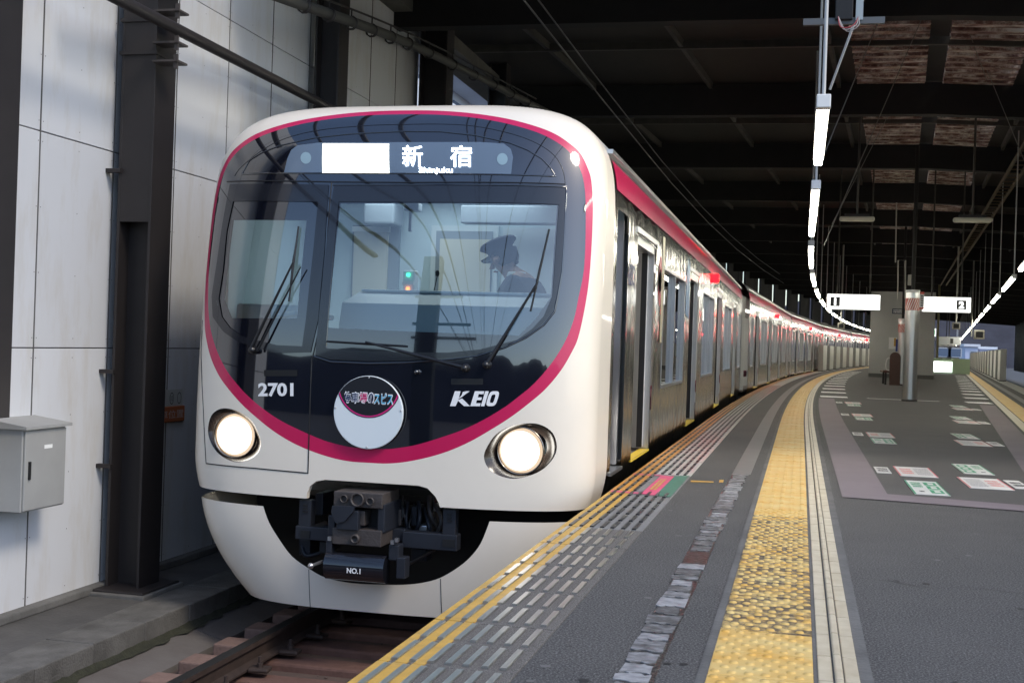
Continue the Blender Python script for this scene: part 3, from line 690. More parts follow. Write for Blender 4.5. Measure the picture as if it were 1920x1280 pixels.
# -------- wipers
def wiper(base, joint, ba, bb, second=None):
    wp = MB().tube([P3(*uz(*base), .045), P3(*uz(*joint), .05)], .013, 8, r2=.007).build('wiper', rub, None)
    if second: MB().tube([P3(*uz(*second[0]), .045), P3(*uz(*second[1]), .05)], .009, 6, r2=.005).build('wiper_link', rub, wp)
    a, b = Vector(P3(*uz(*ba), .018)), Vector(P3(*uz(*bb), .018)); m_ = (a + b) / 2 + Vector((0, -.02, 0))
    MB().tube([a, a.lerp(b, .25), a.lerp(b, .5), a.lerp(b, .75), b], .007, 5).build('wiper_blade', rub, wp)
    MB().tube([a.lerp(b, .12), m_, a.lerp(b, .88)], .006, 5).build('blade_carrier', rub, wp)
    p = Vector(P3(*uz(*base))); MB().lathe([(0, -.065), (.02, -.062), (.026, -.03), (.03, .01)], p, 12, 'y').build('wiper_hub', rub, wp)
wiper((477, 656), (556, 494), (562, 426), (544, 566), ((489, 659), (570, 503)))
wiper((914, 683.6), (1003, 537.6), (1029, 431), (994.6, 583.6)); wiper((874, 690), (690, 642), (615, 640), (763, 649))
# -------- skirt
CUT = [uz(*p, SS) for p in [(493.3, 954), (504, 978), (522.5, 1009), (547.5, 1042.5), (579, 1065), (610, 1082), (660, 1092.5), (722.5, 1095.4), (760, 1095.4), (793, 1091.7), (824.6, 1083), (856, 1065), (881, 1044.6), (901.7, 1017.5), (918, 983)]]
ZS0, ZS1 = -.215, -.885
CUT[0] = (CUT[0][0], ZS0); CUT[-1] = (CUT[-1][0], ZS0); CUT = smooth_loop(CUT, 4, False)
def us(z): return .9985 * us0(z)
edgeL = [(-us(z), z) for z in np.linspace(ZS0, ZS1 + .03, 30)]; ub = us(ZS1 + .03)
edgeL += [(-ub + .02, ZS1 + .016), (-ub + .06, ZS1 + .004), (-ub + .12, ZS1)]
edgeR = [(-a, b) for a, b in edgeL[::-1]]
sk = edgeL + densify([(-ub + .12, ZS1), (ub - .12, ZS1)], .05, False)[1:-1] + edgeR + densify([edgeR[-1], CUT[-1]], .05, False)[1:-1] + CUT[::-1] + densify([CUT[0], edgeL[0]], .05, False)[1:-1]
sg = [(us(z) * r * s_, z) for r in (.3, .55, .75, .86, .92, .95, .97, .985, .993) for z in np.linspace(ZS0 - .02, ZS1 + .02, 16) for s_ in (1, -1)]
skirt = face_region('front_skirt', [sk], ivory, None, fn=SS, grid=GRID + sg)
mb = MB(); vs = []
for a, b in edgeL: p = P3(a, b, 0, SS); vs += [p, (XC + a, 9.2, b)]
mb.add(vs, [(2 * i, 2 * i + 1, 2 * i + 3, 2 * i + 2) for i in range(len(edgeL) - 1)], True)
mb.build('skirt_side', ivory, skirt); mb = MB(); vs = []
for a, b in edgeR: p = P3(a, b, 0, SS); vs += [p, (XC + a, 8.6, b)]
mb.add(vs, [(2 * i, 2 * i + 1, 2 * i + 3, 2 * i + 2) for i in range(len(edgeR) - 1)], True); mb.build('skirt_side', ivory, skirt)
for x_, (za, zb_) in ((579, (1067, 1142)), (826, (1084, 1160))):
    face_line('skirt_seam', [uz(x_ + (0 if x_ < 700 else 0), za, SS), uz(x_ + 3, zb_, SS)], .0025, rub, skirt, 0, SS)
# dark underframe behind the opening, coupler
MB().box(XC - 1.25, XC + 1.25, 8.75, 8.8, -.95, -.14).box(XC - 1.38, XC + 1.38, 8.3, 8.75, -.19, -.15).box(XC - .55, XC + .55, 8.02, 8.7, .05, .09).build('underframe', black_matt, None)
cpl = empty('coupler', (0, 0, 0)); cpl.parent = None
def cq(px, py, Y=7.72): p_ = onp(px, py, 1, Y); return p_[0], p_[2]
def cbox(nm, x0, y0, x1, y1, Y0, Y1, m, chn=.006):
    a, b = cq(x0, y1, Y0), cq(x1, y0, Y0); return MB().box(min(a[0], b[0]), max(a[0], b[0]), Y0, Y1, min(a[1], b[1]), max(a[1], b[1]), chn).build(nm, m, cpl)
Yc = 7.62
cbox('coupler_head', 625, 926, 717, 948, Yc, Yc + .35, castm); cbox('coupler_head', 622, 995, 715, 1019, Yc, Yc + .35, castm)
cbox('coupler_cheek', 707, 946, 722, 998, Yc + .02, Yc + .36, under); cbox('coupler_back', 626, 945, 712, 1000, Yc + .14, Yc + .4, black); cbox('coupler_cheek', 614, 966, 628, 1004, Yc + .05, Yc + .36, under)
a = [cq(*p_, Yc) for p_ in [(628, 946), (670, 948), (666, 958), (650, 976), (634, 978), (626, 958)]]; MB().prism([(q[0], q[1]) for q in a], 1, Yc - .05, Yc - .025).build('coupler_hook', under, cpl)
cbox('coupler_knuckle', 630, 958, 672, 992, Yc - .025, Yc + .2, under); cbox('coupler_knuckle', 672, 958, 684, 985, Yc + .02, Yc + .2, castm)
for cxp, cyp, rr in ((671, 936, 25), (646, 934, 14), (695, 939, 14)):
    q = cq(cxp, cyp, Yc); rr *= Yc / F
    MB().lathe([(rr * .55, -.02), (rr * .5, .05)], (q[0], Yc, q[1]), 20, 'y').lathe([(rr * .48, .0), (0, .001)], (q[0], Yc + .0, q[1]), 20, 'y').build('coupler_bore', black, cpl)
    MB().lathe([(rr * .55, -.004), (rr * .58, -.022), (rr * .44, -.022), (rr * .42, -.002)], (q[0], Yc, q[1]), 20, 'y').build('bore_rim', castm, cpl)
q = cq(667, 1009, Yc); MB().lathe([(.03, 0), (.03, -.03), (.02, -.03), (.018, -.005), (0, -.005)], (q[0], Yc, q[1]), 20, 'y').build('coupler_boss', castm, cpl)
# shackle beams left and right, hangers, hoses
cbox('support_beam', 553, 990, 622, 1010, 7.8, 7.9, under); cbox('support_beam', 753, 1003, 857, 1026, 7.8, 7.9, under); cbox('support_beam', 700, 992, 760, 1010, 7.85, 7.95, under)
for x0, x1, y0, y1 in ((559, 584, 938, 990), (829, 855, 955, 1003)):
    cbox('hanger_bracket', x0, y0, x1, y1, 7.82, 7.9, under); xm = (x0 + x1) / 2
    for k in range(3): cbox('hanger_slot', xm - 4, y0 + 8 + k * 6, xm + 4, y0 + 11 + k * 6, 7.812, 7.83, black, 0)
for x0, x1, y0, y1 in ((563, 581, 995, 1007), (829, 852, 1012, 1024)): cbox('beam_slot', x0, y0, x1, y1, 7.793, 7.81, black, 0)
cbox('cover_arm', 610, 1012, 622, 1042, 7.62, 7.7, under); cbox('cover_arm', 728, 1022, 748, 1050, 7.62, 7.72, under)
a, b = cq(610, 1065, 7.6), cq(722, 1066, 7.6); xm0, xm1 = a[0], b[0]; zc_ = (a[1] + b[1]) / 2
cyl = []
for t in np.linspace(math.radians(-95), math.radians(75), 18): cyl.append((7.64 - .085 * math.cos(t), zc_ + .005 + .093 * math.sin(t)))
cyl += [(7.7, zc_ + .09), (7.7, zc_ - .09)]
cov = MB(); n_ = len(cyl); vs = [(xm0, *q) for q in cyl] + [(xm1, *q) for q in cyl]
cov.add(vs, [(i, i + 1, i + 1 + n_, i + n_) for i in range(n_ - 1)], True); cov.add(vs[:n_], [tuple(range(n_))]); cov.add(vs[n_:], [tuple(range(n_))[::-1]])
cov = cov.build('drum_cover', mat('drum_black', (.01, .011, .016), .12, coat=.6), cpl)
text_obj('cover_lettering', 'NO.1', white_l, cov, lambda a, b: (cq(663, 1067, 7.55)[0] + a * .095, 7.551, zc_ - .005 + b * .036), .03)
cbox('drum_end', 742, 1046, 760, 1084, 7.6, 7.7, under)
q = cq(600, 1054, 7.58); MB().tube([(q[0], 7.62, q[1]), (q[0] - .03, 7.5, q[1] - .01)], .011).lathe([(0, -.02), (.018, -.012), (.02, 0), (0, .012)], (q[0] - .03, 7.5, q[1] - .01), 12, 'y').build('release_lever', silver, cpl)
for x0, y0 in ((617, 1010), (735, 1017), (743, 1013)): cbox('bolt', x0 - 3, y0 - 4, x0 + 3, y0 + 3, 7.6, 7.63, silver, 0)
random.seed(3)
for k in range(7):
    x0 = 735 + k * 13 + random.uniform(-4, 4); q0, q1 = cq(x0, random.uniform(930, 960), 8.1), cq(x0 + random.uniform(-8, 8), random.uniform(980, 1000), 8.1)
    MB().tube([(q0[0], 8.1, q0[1]), (q1[0], 8.12, q1[1])], .008, 6).build('air_hose', under, cpl)
q0, q1, q2 = cq(565, 1010, 8.0), cq(572, 1040, 7.95), cq(600, 1036, 8.0); MB().tube(smooth_loop([(q0[0], 8.0, q0[1]), (q1[0], 7.95, q1[1]), (q2[0], 8.0, q2[1])], 6, False), .016, 8).build('air_hose', under, cpl)
q0, q1 = cq(760, 1060, 7.95), cq(815, 1030, 7.95); MB().tube([(q0[0], 7.95, q0[1]), (q1[0], 7.95, q1[1])], .012, 6).build('air_hose', castm, cpl)
# -------- bodies: sides with real openings, roof, interior
ZT = 2.31
def wz(z): return wt(z) if z <= ZC else WB * max(0.0, 1 - ((z - ZC) / HT) ** NE) ** (1 / NE)
cab_wall = mat('cab_lining', (.52, .62, .66), .55); blind = mat('blind', (.60, .58, .50), .7); navy = mat('navy_cloth', (.012, .014, .03), .8)
lining = mat('car_lining', (.72, .72, .70), .5); floor_m = mat('car_floor', (.16, .14, .13), .6); seat_m = mat('seat_cloth', (.30, .05, .10), .85); sill = mat('yellow_sill', (.75, .52, .05), .45)
doorleaf = mat('door_leaf', (.70, .70, .69), .4)
def rrect(y0, y1, z0, z1, r=.05):
    q = []
    for (cy_, cz_, a0) in ((y1 - r, z1 - r, 0), (y0 + r, z1 - r, 90), (y0 + r, z0 + r, 180), (y1 - r, z0 + r, 270)):
        for k in range(4): t = math.radians(a0 + 30 * k); q.append((cy_ + r * math.cos(t), cz_ + r * math.sin(t)))
    return q
def body(y0, y1, doors, wins, x0, parent, cab=None, band0=None):
    """car side facing the platform, far side, roof, interior; x0 = centreline"""
    holes = [rrect(a, b, .03, 1.86, .06) for a, b in doors] + [rrect(a, b, .58, 1.72, .05) for a, b in wins]
    zs = list(np.linspace(ZB, ZC, 8)) + list(np.linspace(ZC, ZT, 14))[1:]
    loop = [(y0, z) for z in zs[::-1]] + [(y1, z) for z in zs]
    loop = densify(loop, .6)
    if cab: holes.append(rrect(cab[0], cab[1], .03, 1.95, .04))
    grid = [(y, z) for y in np.arange(y0 + .3, y1, .6) for z in zs[1:-1]]
    V, T = cdt([loop] + [densify(h, .5) for h in holes], grid)
    me = bpy.data.meshes.new('side_panel'); me.from_pydata([(x0 + wz(z), y, z) for y, z in V], [], [tuple(t) for t in T])
    for p in me.polygons:
        if p.normal.x < 0: p.flip()
    me.polygons.foreach_set('use_smooth', [True] * len(me.polygons)); me.materials.append(steel)
    me.normals_split_custom_set_from_vertices([Vector((1, 0, -(wz(z + .003) - wz(z - .003)) / .006 if z < ZT + .1 else 0)).normalized() for y, z in V]); me.update()
    sp = bpy.data.objects.new('side_panel', me); link(sp, parent)
    # stripe
    mb = MB(); zq = np.linspace(2.085, 2.295, 8); b0 = y0 + .08 if band0 is None else band0
    vs = [(x0 + wz(z) + .003, yy, z) for z in zq for yy in (b0, y1 - .02)]; mb.add(vs, [(2 * i, 2 * i + 1, 2 * i + 3, 2 * i + 2) for i in range(7)], True); mb.build('magenta_stripe', magenta, parent)
    # far side and roof
    mb = MB(); prof = [(-wz(z), z) for z in np.linspace(ZB, ZT, 12)]; rp = []
    for i in range(33):
        zt_ = ZT; u_ = -wz(ZT) + 2 * wz(ZT) * i / 32; rp.append((u_, ZC + HT * (1 - (abs(u_) / WB) ** NE) ** (1 / NE)))
    vs = [(x0 + a, yy, b) for a, b in prof for yy in (y0, y1)]; mb.add(vs, [(2 * i, 2 * i + 1, 2 * i + 3, 2 * i + 2) for i in range(11)], True); mb.build('far_side_panel', steel, parent)
    mb = MB(); vs = [(x0 + a, yy, b) for a, b in rp for yy in (y0, y1)]; mb.add(vs, [(2 * i, 2 * i + 1, 2 * i + 3, 2 * i + 2) for i in range(32)], True); mb.build('roof', mat('car_roof', (.33, .33, .33), .5), parent)
    mb = MB(); mb.box(x0 + WB - .075, x0 + WB - .03, y0, y1, 2.33, 2.36).build('rain_gutter', silver, parent)
    for k in range(2):
        ya = y0 + (y1 - y0) * (.35 + .35 * k); MB().box(x0 - .8, x0 + .8, ya, ya + 2.8, 2.5, 2.72, .05).build('roof_unit', mat('roof_unit', (.25, .25, .25), .6), parent)
    # interior
    iy0 = y0 + (1.35 if cab else .05)
    itr = MB().box(x0 - 1.36, x0 - 1.33, iy0, y1 - .05, 0, 2.2).box(x0 - 1.36, x0 + 1.3, iy0, y1 - .05, 2.17, 2.2).build('interior_lining', lining, parent)
    MB().box(x0 - 1.36, x0 + 1.36, y0 + .05, y1 - .05, -.02, .012).build('floor', floor_m, parent)
    MB().box(x0 - 1.36, x0 + 1.36, iy0, iy0 + .03, 0.02, 2.17).build('end_wall', lining, parent); MB().box(x0 - 1.36, x0 + 1.36, y1 - .08, y1 - .05, 0.02, 2.17).build('end_wall', lining, parent)
    for xx in (-.55, .55): MB().box(x0 + xx - .06, x0 + xx + .06, iy0 + .3, y1 - .4, 2.135, 2.16).build('ceiling_light', ceil_l, parent)
    prev = iy0 + .1
    for a, b in list(doors) + [(y1 - .1, y1)]:
        if a - prev > 1.0:
            MB().box(x0 - 1.33, x0 - .85, prev + .1, a - .1, .3, .45, .03).box(x0 - 1.33, x0 - 1.2, prev + .1, a - .1, .45, .95, .03).build('bench_seat', seat_m, parent)
            MB().box(x0 + .85, x0 + 1.3, prev + .1, a - .1, .3, .45, .03).build('bench_seat', seat_m, parent)
            MB().tube([(x0 + .75, prev + .1, 1.75), (x0 + .75, a - .1, 1.75)], .012, 6).build('grab_rail', silver, parent)
        prev = b
    for a, b in doors:     # sliding doors standing open in their pockets, sills, pillars, opposite closed doors
        fr = MB().box(x0 + WB - .16, x0 + WB - .012, a + .001, a + .035, .03, 1.82).box(x0 + WB - .16, x0 + WB - .012, b - .035, b - .001, .03, 1.82).box(x0 + WB - .16, x0 + WB - .012, a, b, 1.80, 1.87).build('door_frame', silver, parent)
        MB().box(x0 + WB - .10, x0 + WB - .06, b - .14, b - .04, .05, 1.82).build('door_leaf', doorleaf, parent)
        MB().box(x0 + WB - .105, x0 + WB - .055, b - .175, b - .14, .05, 1.82).build('door_rubber', rub, parent)
        MB().box(x0 + WB - .10, x0 + WB - .06, a + .04, a + .10, .05, 1.82).build('door_leaf', doorleaf, parent)
        MB().box(x0 + WB - .09, x0 + WB - .002, a + .04, b - .04, .012, .026).build('door_sill', sill, parent)
        MB().box(x0 + WB - .003, x0 + WB + .012, a - .05, b + .05, 1.88, 1.93, .006).build('door_hood', silver, parent)
        MB().box(x0 - 1.34, x0 - 1.30, a, b, .03, 1.85).build('opposite_door', doorleaf, parent)
        MB().box(x0 + .98, x0 + 1.30, b + .04, b + .07, .03, 1.7).build('seat_partition', lining, parent)
    for a, b in wins:
        wf = MB()
        for (ya, yb, za, zb_) in ((a, b, .555, .585), (a, b, 1.715, 1.74), (a, a + .03, .585, 1.715), (b - .03, b, .585, 1.715)) + (((a + b) / 2 - .015, (a + b) / 2 + .015, .585, 1.715),) * (b - a > 1.2): wf.box(x0 + WB - .06, x0 + WB + .004, ya, yb, za, zb_)
        wf = wf.build('window_frame', silver, parent); MB().box(x0 + WB - .04, x0 + WB - .035, a, b, .58, 1.72).build('window_pane', sglass, wf)
    # underfloor
    MB().box(x0 - 1.36, x0 + 1.36, y0, y1, -.2, -.13).box(x0 - 1.2, x0 + 1.2, y0 + 5.2, y1 - 5.2, -.8, -.2).build('underframe', under, parent)
    for yb_ in (y0 + 3.0, y1 - 3.0):
        bg = MB().box(x0 - 1.05, x0 - .9, yb_ - 1.6, yb_ + 1.6, -.75, -.5, .03).box(x0 + .9, x0 + 1.05, yb_ - 1.6, yb_ + 1.6, -.75, -.5, .03).box(x0 - .9, x0 + .9, yb_ - .2, yb_ + .2, -.7, -.45).build('bogie', under, parent)
        for dy in (-1.05, 1.05):
            for sx in (-1, 1): MB().lathe([(0, -.06), (.41, -.06), (.43, .0), (.45, .05), (0, .05)], (x0 + sx * .69, yb_ + dy, -.66), 24, 'x').build('wheel', castm, bg)
    for yl_ in ((y0 + y1) / 2 + .1,):
        MB().box(x0 + wz(2.0), x0 + wz(2.0) + .085, yl_ - .08, yl_ + .08, 1.95, 2.07, .012).build('side_lamp', lamp_red, parent)
DOORS1 = [(9.94, 11.24), (14.85, 16.17), (19.72, 21.04), (24.6, 25.92)]
body(8.68, 28.3, DOORS1, [(11.95, 14.2), (16.9, 19.05), (21.75, 23.9), (26.6, 27.6)], XC, None, cab=(8.82, 9.42), band0=8.78)
# cab: lining, rear wall with doors and blinds, console, added fill light
YK = 9.85
MB().box(XC - 1.38, XC - 1.35, 8.35, YK, 0, 2.15).box(XC - 1.38, XC + 1.3, 8.6, YK, 2.12, 2.15).box(XC - 1.38, XC + 1.36, YK, YK + .03, 0, 2.15).build('cab_lining', cab_wall, None)
MB().box(XC - .75, XC + .75, 8.9, 9.5, 2.105, 2.119).build('cab_fill_light', mat_emit('cab_fill_light', (.9, .97, 1), 2.6), None)  # unseen glowing ceiling panel, added to brighten the cab
def kb(nm, x0, y0, x1, y1, Y0, Y1, m, chn=.0):
    a, b = cq(x0, y1, Y0), cq(x1, y0, Y0); return MB().box(min(a[0], b[0]), max(a[0], b[0]), Y0, Y1, min(a[1], b[1]), max(a[1], b[1]), chn).build(nm, m, None)
cab_l = mat('cab_light', (.62, .68, .70), .5); cab_d = mat('cab_dark', (.26, .30, .34), .55)
kb('cab_door_frame', 655, 423, 750, 620, YK - .03, YK - .002, cab_d); kb('door_blind', 660, 430, 728, 560, YK - .05, YK - .03, blind); kb('blind_roll', 660, 425, 730, 434, YK - .07, YK - .032, white_paint)
kb('cab_door_frame', 803, 424, 935, 620, YK - .03, YK - .002, cab_l); kb('door_recess', 812, 434, 924, 620, YK - .04, YK - .031, cab_d); kb('door_blind', 820, 449, 921, 600, YK - .05, YK - .041, blind)
kb('equipment_cabinet', 936, 428, 1060, 640, YK - .12, YK - .001, cab_l); kb('overhead_rack', 863, 386, 1060, 418, YK - .5, YK - .35, cab_d, .01); kb('overhead_box', 680, 380, 740, 420, YK - .35, YK - .1, cab_d, .02)
kb('ceiling_bracket', 757, 380, 785, 395, 8.9, 9.0, cab_d, .01); kb('ceiling_handset', 765, 393, 772, 434, 8.93, 8.96, cab_d, .005)
con = MB().prism([(8.08, .92), (8.16, 1.2), (8.5, 1.29), (8.62, 1.29), (8.62, .4), (8.08, .4)], 0, XC - .38, XC + 1.22).build('driver_console', mat('console', (.58, .64, .66), .45), None)
MB().box(XC - .36, XC + 1.2, 8.48, 8.64, 1.292, 1.312, .008).build('console_top', cab_l, con)
kb('control_box', 754, 507, 778, 560, 8.95, 9.05, cab_l, .01); kb('green_light', 762, 512, 768, 518, 8.935, 8.949, mat_emit('led_green', (.05, 1, .5), 2.0)); kb('status_plate', 753, 527, 776, 533, 8.935, 8.949, white_paint); kb('orange_light', 761, 538, 767, 545, 8.935, 8.949, mat_emit('led_orange', (1, .22, .05), 2.5))
q = cq(820, 512, 8.5); MB().lathe([(0, .022), (.012, .018), (.016, 0), (.013, -.02), (0, -.025)], (q[0], 8.5, q[1]), 12, 'z').tube([(q[0], 8.5, q[1] - .02), (q[0] - .025, 8.5, q[1] - .15)], .004, 6).build('microphone', rub, None)
kb('radio_handset', 667, 580, 689, 609, 8.3, 8.34, mat('teal_device', (.25, .50, .52), .4), .006)
q = cq(678, 596, 8.3); MB().lathe([(0, -.012), (.025, -.012), (.028, 0)], (q[0], 8.3, q[1]), 20, 'y').build('radio_speaker', white_paint, None)
kb('cab_side_box', 470, 430, 500, 590, 9.3, 9.5, cab_l, .01); kb('cab_wall_panel', 485, 450, 545, 600, YK - .05, YK - .001, cab_d); MB().tube([P3(-.95, 1.12, -.35), P3(-.7, 1.15, -.32), P3(-.45, 1.12, -.35)], .02).build('hand_rail', white_paint, None)
kb('left_desk', 440, 572, 575, 640, 8.35, 8.8, mat('console', (.4, .47, .5), .45), .02)
# cab side door: recessed leaf, handle and grab bars
MB().box(XC + 1.26, XC + 1.29, 8.82, 9.42, .03, .95).build('cab_door_panel', mat('cab_door_dark', (.10, .10, .13), .35, metal=.4), None); MB().box(XC + 1.26, XC + 1.29, 8.82, 9.42, .95, 1.92).build('cab_door_window', mat('cab_door_lilac', (.34, .36, .46), .25, metal=.3), None)
MB().box(XC + 1.30, XC + 1.43, 9.36, 9.415, .05, 1.92).build('cab_door_edge', silver, None); MB().box(XC + 1.29, XC + WB + .01, 8.83, 9.41, .012, .035).build('cab_step', silver, None)
MB().tube([(XC + 1.33, 9.0, .66), (XC + 1.36, 9.2, .66)], .012).lathe([(0, -.02), (.03, -.018), (.03, 0)], (XC + 1.31, 9.05, .66), 12, 'x').build('cab_door_handle', mat('chrome', (.8, .8, .8), .08, metal=1), None)
# side lettering and plain coloured decals
text_obj('side_lettering', 'KEIO', bluel, None, lambda a, b: (XC + WB + .004, 9.62 + a * .38, 1.52 + b * .17), .03, .2)
def decal(nm, cyy, czz, ry, rz_, m, n=28): MB().add([(XC + wz(czz) + .004, cyy + ry * math.cos(t), czz + rz_ * math.sin(t)) for t in np.linspace(0, 6.283, n + 1)[:-1]], [tuple(range(n))]).build(nm, m, None)
decal('red_roundel', 11.62, 1.58, .12, .24, mat('decal_red', (.5, .02, .04), .35)); decal('roundel_centre', 11.62, 1.58, .12, .12, white_l)
xd = XC + WB + .004
MB().add([(xd, 11.72, 1.0), (xd, 11.9, 1.0), (xd, 11.95, 2.02), (xd, 11.75, 2.02)], [(0, 1, 2, 3)]).build('beige_decal', mat('decal_beige', (.5, .42, .25), .4), None)
MB().add([(xd, 14.3, 1.35), (xd, 14.78, 1.3), (xd, 14.76, 1.85), (xd, 14.68, 2.0), (xd, 14.58, 1.88), (xd, 14.5, 2.03), (xd, 14.4, 1.88), (xd, 14.32, 1.8)], [tuple(range(8))]).build('blue_decal', mat('decal_blue', (.03, .16, .35), .35), None)
for o in set(bpy.data.objects) - _objs0:
    if o.parent is None and o is not lead: o.parent = lead; o.matrix_parent_inverse = INV
# -------- following cars
car2 = empty('train_car', (0, 0, 0)); C2 = [(c - .65, c + .65) for c in (2.47, 7.32, 12.18, 17.03)]
body(0, 19.5, C2, [(3.8, 6.0), (8.65, 10.85), (13.5, 15.7), (.55, 1.3), (18.2, 18.95)], 0, car2)
MB().box(-1.2, 1.2, -.02, .0, -.1, 2.3).box(-1.2, 1.2, 19.5, 19.52, -.1, 2.3).build('end_bulkhead', steel, car2)
MB().box(-.6, .6, -.45, -.02, 0, 2.1).build('gangway_bellows', black_matt, car2)
words = ['second', 'third', 'fourth', 'fifth', 'sixth']; ys = 28.8
for i in range(5):
    o = car2 if i == 0 else copy_tree(car2); a, b = ys, ys + 19.5
    xa, xb = XC + cx(a), XC + cx(b); o.location = (xa, a, 0); o.rotation_euler = (0, 0, -math.atan((xb - xa) / 19.5))
    tag(o, f'steel train car with magenta stripe, {words[i]} car from the front of the train', 'train car', 'cars of the train'); ys += 20.0

# -------- driver in the cab
def person(root_name, base, facing, label):
    p = empty(root_name, base, facing, label=label, cat='person')
    J = {'pel': (0, 0, .93, .15), 'bel': (0, .03, 1.08, .145), 'che': (0, .12, 1.30, .155), 'nck': (0, .20, 1.47, .065), 'jaw': (0, .24, 1.55, .07), 'hed': (0, .25, 1.63, .095), 'top': (0, .235, 1.71, .075),
         'shL': (-.17, .13, 1.38, .075), 'elL': (-.26, .24, 1.14, .05), 'wrL': (-.20, .44, 1.08, .035), 'haL': (-.19, .52, 1.07, .035), 'shR': (.17, .13, 1.38, .075), 'elR': (.26, .22, 1.13, .05), 'wrR': (.2, .43, 1.08, .035), 'haR': (.19, .51, 1.07, .035),
         'hiL': (-.1, 0, .86, .1), 'knL': (-.11, .03, .48, .065), 'anL': (-.11, 0, .09, .045), 'toL': (-.12, .14, .04, .04), 'hiR': (.1, 0, .86, .1), 'knR': (.11, .03, .48, .065), 'anR': (.11, 0, .09, .045), 'toR': (.12, .14, .04, .04)}
    E_ = [('pel', 'bel'), ('bel', 'che'), ('che', 'nck'), ('nck', 'jaw'), ('jaw', 'hed'), ('hed', 'top'), ('che', 'shL'), ('shL', 'elL'), ('elL', 'wrL'), ('wrL', 'haL'), ('che', 'shR'), ('shR', 'elR'), ('elR', 'wrR'), ('wrR', 'haR'), ('pel', 'hiL'), ('hiL', 'knL'), ('knL', 'anL'), ('anL', 'toL'), ('pel', 'hiR'), ('hiR', 'knR'), ('knR', 'anR'), ('anR', 'toR')]
    def tl(v, a=math.radians(-24)):
        y, z = v[1] - .19, v[2] - 1.46; return (v[0], .19 + y * math.cos(a) - z * math.sin(a), 1.46 + y * math.sin(a) + z * math.cos(a))
    for n_ in ('jaw', 'hed', 'top'): J[n_] = (*tl(J[n_]), J[n_][3])
    def tb(mb): mb.v = [tl(v) for v in mb.v]; return mb
    def skin(nm, names, m, grow=0.0):
        idx = {n_: i for i, n_ in enumerate(names)}; me = bpy.data.meshes.new(nm)
        me.from_pydata([J[n_][:3] for n_ in names], [(idx[a], idx[b]) for a, b in E_ if a in idx and b in idx], [])
        o = bpy.data.objects.new(nm, me); link(o, p); o.modifiers.new('skin', 'SKIN'); o.modifiers.new('sub', 'SUBSURF').levels = 2; o.modifiers['sub'].render_levels = 2
        sv = me.skin_vertices[0].data
        for n_, i in idx.items(): sv[i].radius = (J[n_][3] + grow,) * 2; sv[i].use_root = (i == 0)
        me.materials.append(m); return o
    sk_ = mat('skin', (.42, .26, .19), .55)
    bd_ = skin('body', list(J), sk_); skin('uniform', ['pel', 'bel', 'che', 'shL', 'elL', 'wrL', 'shR', 'elR', 'wrR', 'hiL', 'knL', 'anL', 'hiR', 'knR', 'anR'], navy, .018)
    MB().lathe([(.072, 0), (.082, .02), (.078, .05), (.07, .055)], (0, .185, 1.43), 16, 'z').build('shirt_collar', white_paint, p)
    cap = tb(MB().lathe([(.10, -.005), (.104, .035), (.150, .075), (.142, .092), (.06, .100), (0, .101)], (0, .235, 1.665), 28, 'z')).build('cap', navy, p); tb(MB().prism([(-.095, .30), (.095, .30), (.075, .385), (0, .405), (-.075, .385)], 2, 1.652, 1.664)).build('cap_visor', rub, cap)
    tb(MB().lathe([(.075, -.09), (.097, -.04), (.1, .03)], (0, .205, 1.64), 20, 'z')).build('hair', rub, p)
    tb(MB().prism([(.33, 1.63), (.372, 1.59), (.335, 1.578)], 0, -.015, .015)).build('nose', sk_, p)
    for s_ in (-1, 1):
        tb(MB().lathe([(0, -.012), (.012, 0), (0, .012)], (s_ * .036, .338, 1.635), 8, 'z')).build('eye', rub, p); tb(MB().lathe([(0, -.012), (.03, 0), (0, .012)], (s_ * .1, .25, 1.61), 10, 'x')).build('ear', sk_, p)
    tb(MB().box(-.028, .028, .325, .338, 1.548, 1.556)).build('mouth', mat('lips', (.3, .12, .1), .6), p)
    return p
q = cq(960, 500, 9.1)
person('person', (q[0] + .20, 9.12, .012), math.radians(78), 'train driver in dark cap and navy uniform standing behind the windscreen')
# ================================================================== TRACKS
rust = mat('rusty_rail', (.05, .032, .026), .7, noise=.5, nscale=12); railtop = mat('rail_head', (.16, .155, .15), .28, metal=.9); rustbed = mat('rust_stained_bed', (.13, .085, .072), .9, noise=.55, nscale=2.2, ncol=(.055, .045, .04), bump=.5, bscale=25, detail=9)
sleep_m = mat('rusty_sleeper', (.17, .09, .072), .85, noise=.4, nscale=9, bump=.4, bscale=40); moss = mat('moss', (.035, .036, .02), .95, noise=.6, nscale=18, bump=.8, bscale=60)
trk = empty('railway_track', (XC, 5, ZR), kind='structure'); trk2 = empty('railway_track', (6, 20, ZR), kind='structure')
TI = Matrix.Translation((XC, 5, ZR)).inverted()
def inv(o, root): o.parent = root; o.matrix_parent_inverse = Matrix.Translation(root.location).inverted(); return o
bed = MB(); vs = []
prof = [(-1.24, -1.30), (-1.16, -1.335), (1.0, -1.34), (1.62, -1.34)]
n = 60
for i in range(n + 1):
    Y = -14 + 160 * i / n
    for a, z in prof: vs.append((XC + a + cx(Y), Y, z))
for i in range(n):
    for k in range(3): a = i * 4 + k; bed.add([vs[a], vs[a + 1], vs[a + 5], vs[a + 4]], [(0, 1, 2, 3)])
inv(bed.build('track_bed', rustbed), trk)
slabm = mat('side_slab', (.135, .125, .118), .9, noise=.5, nscale=1.6, ncol=(.075, .06, .053), bump=.4, bscale=35, detail=9)
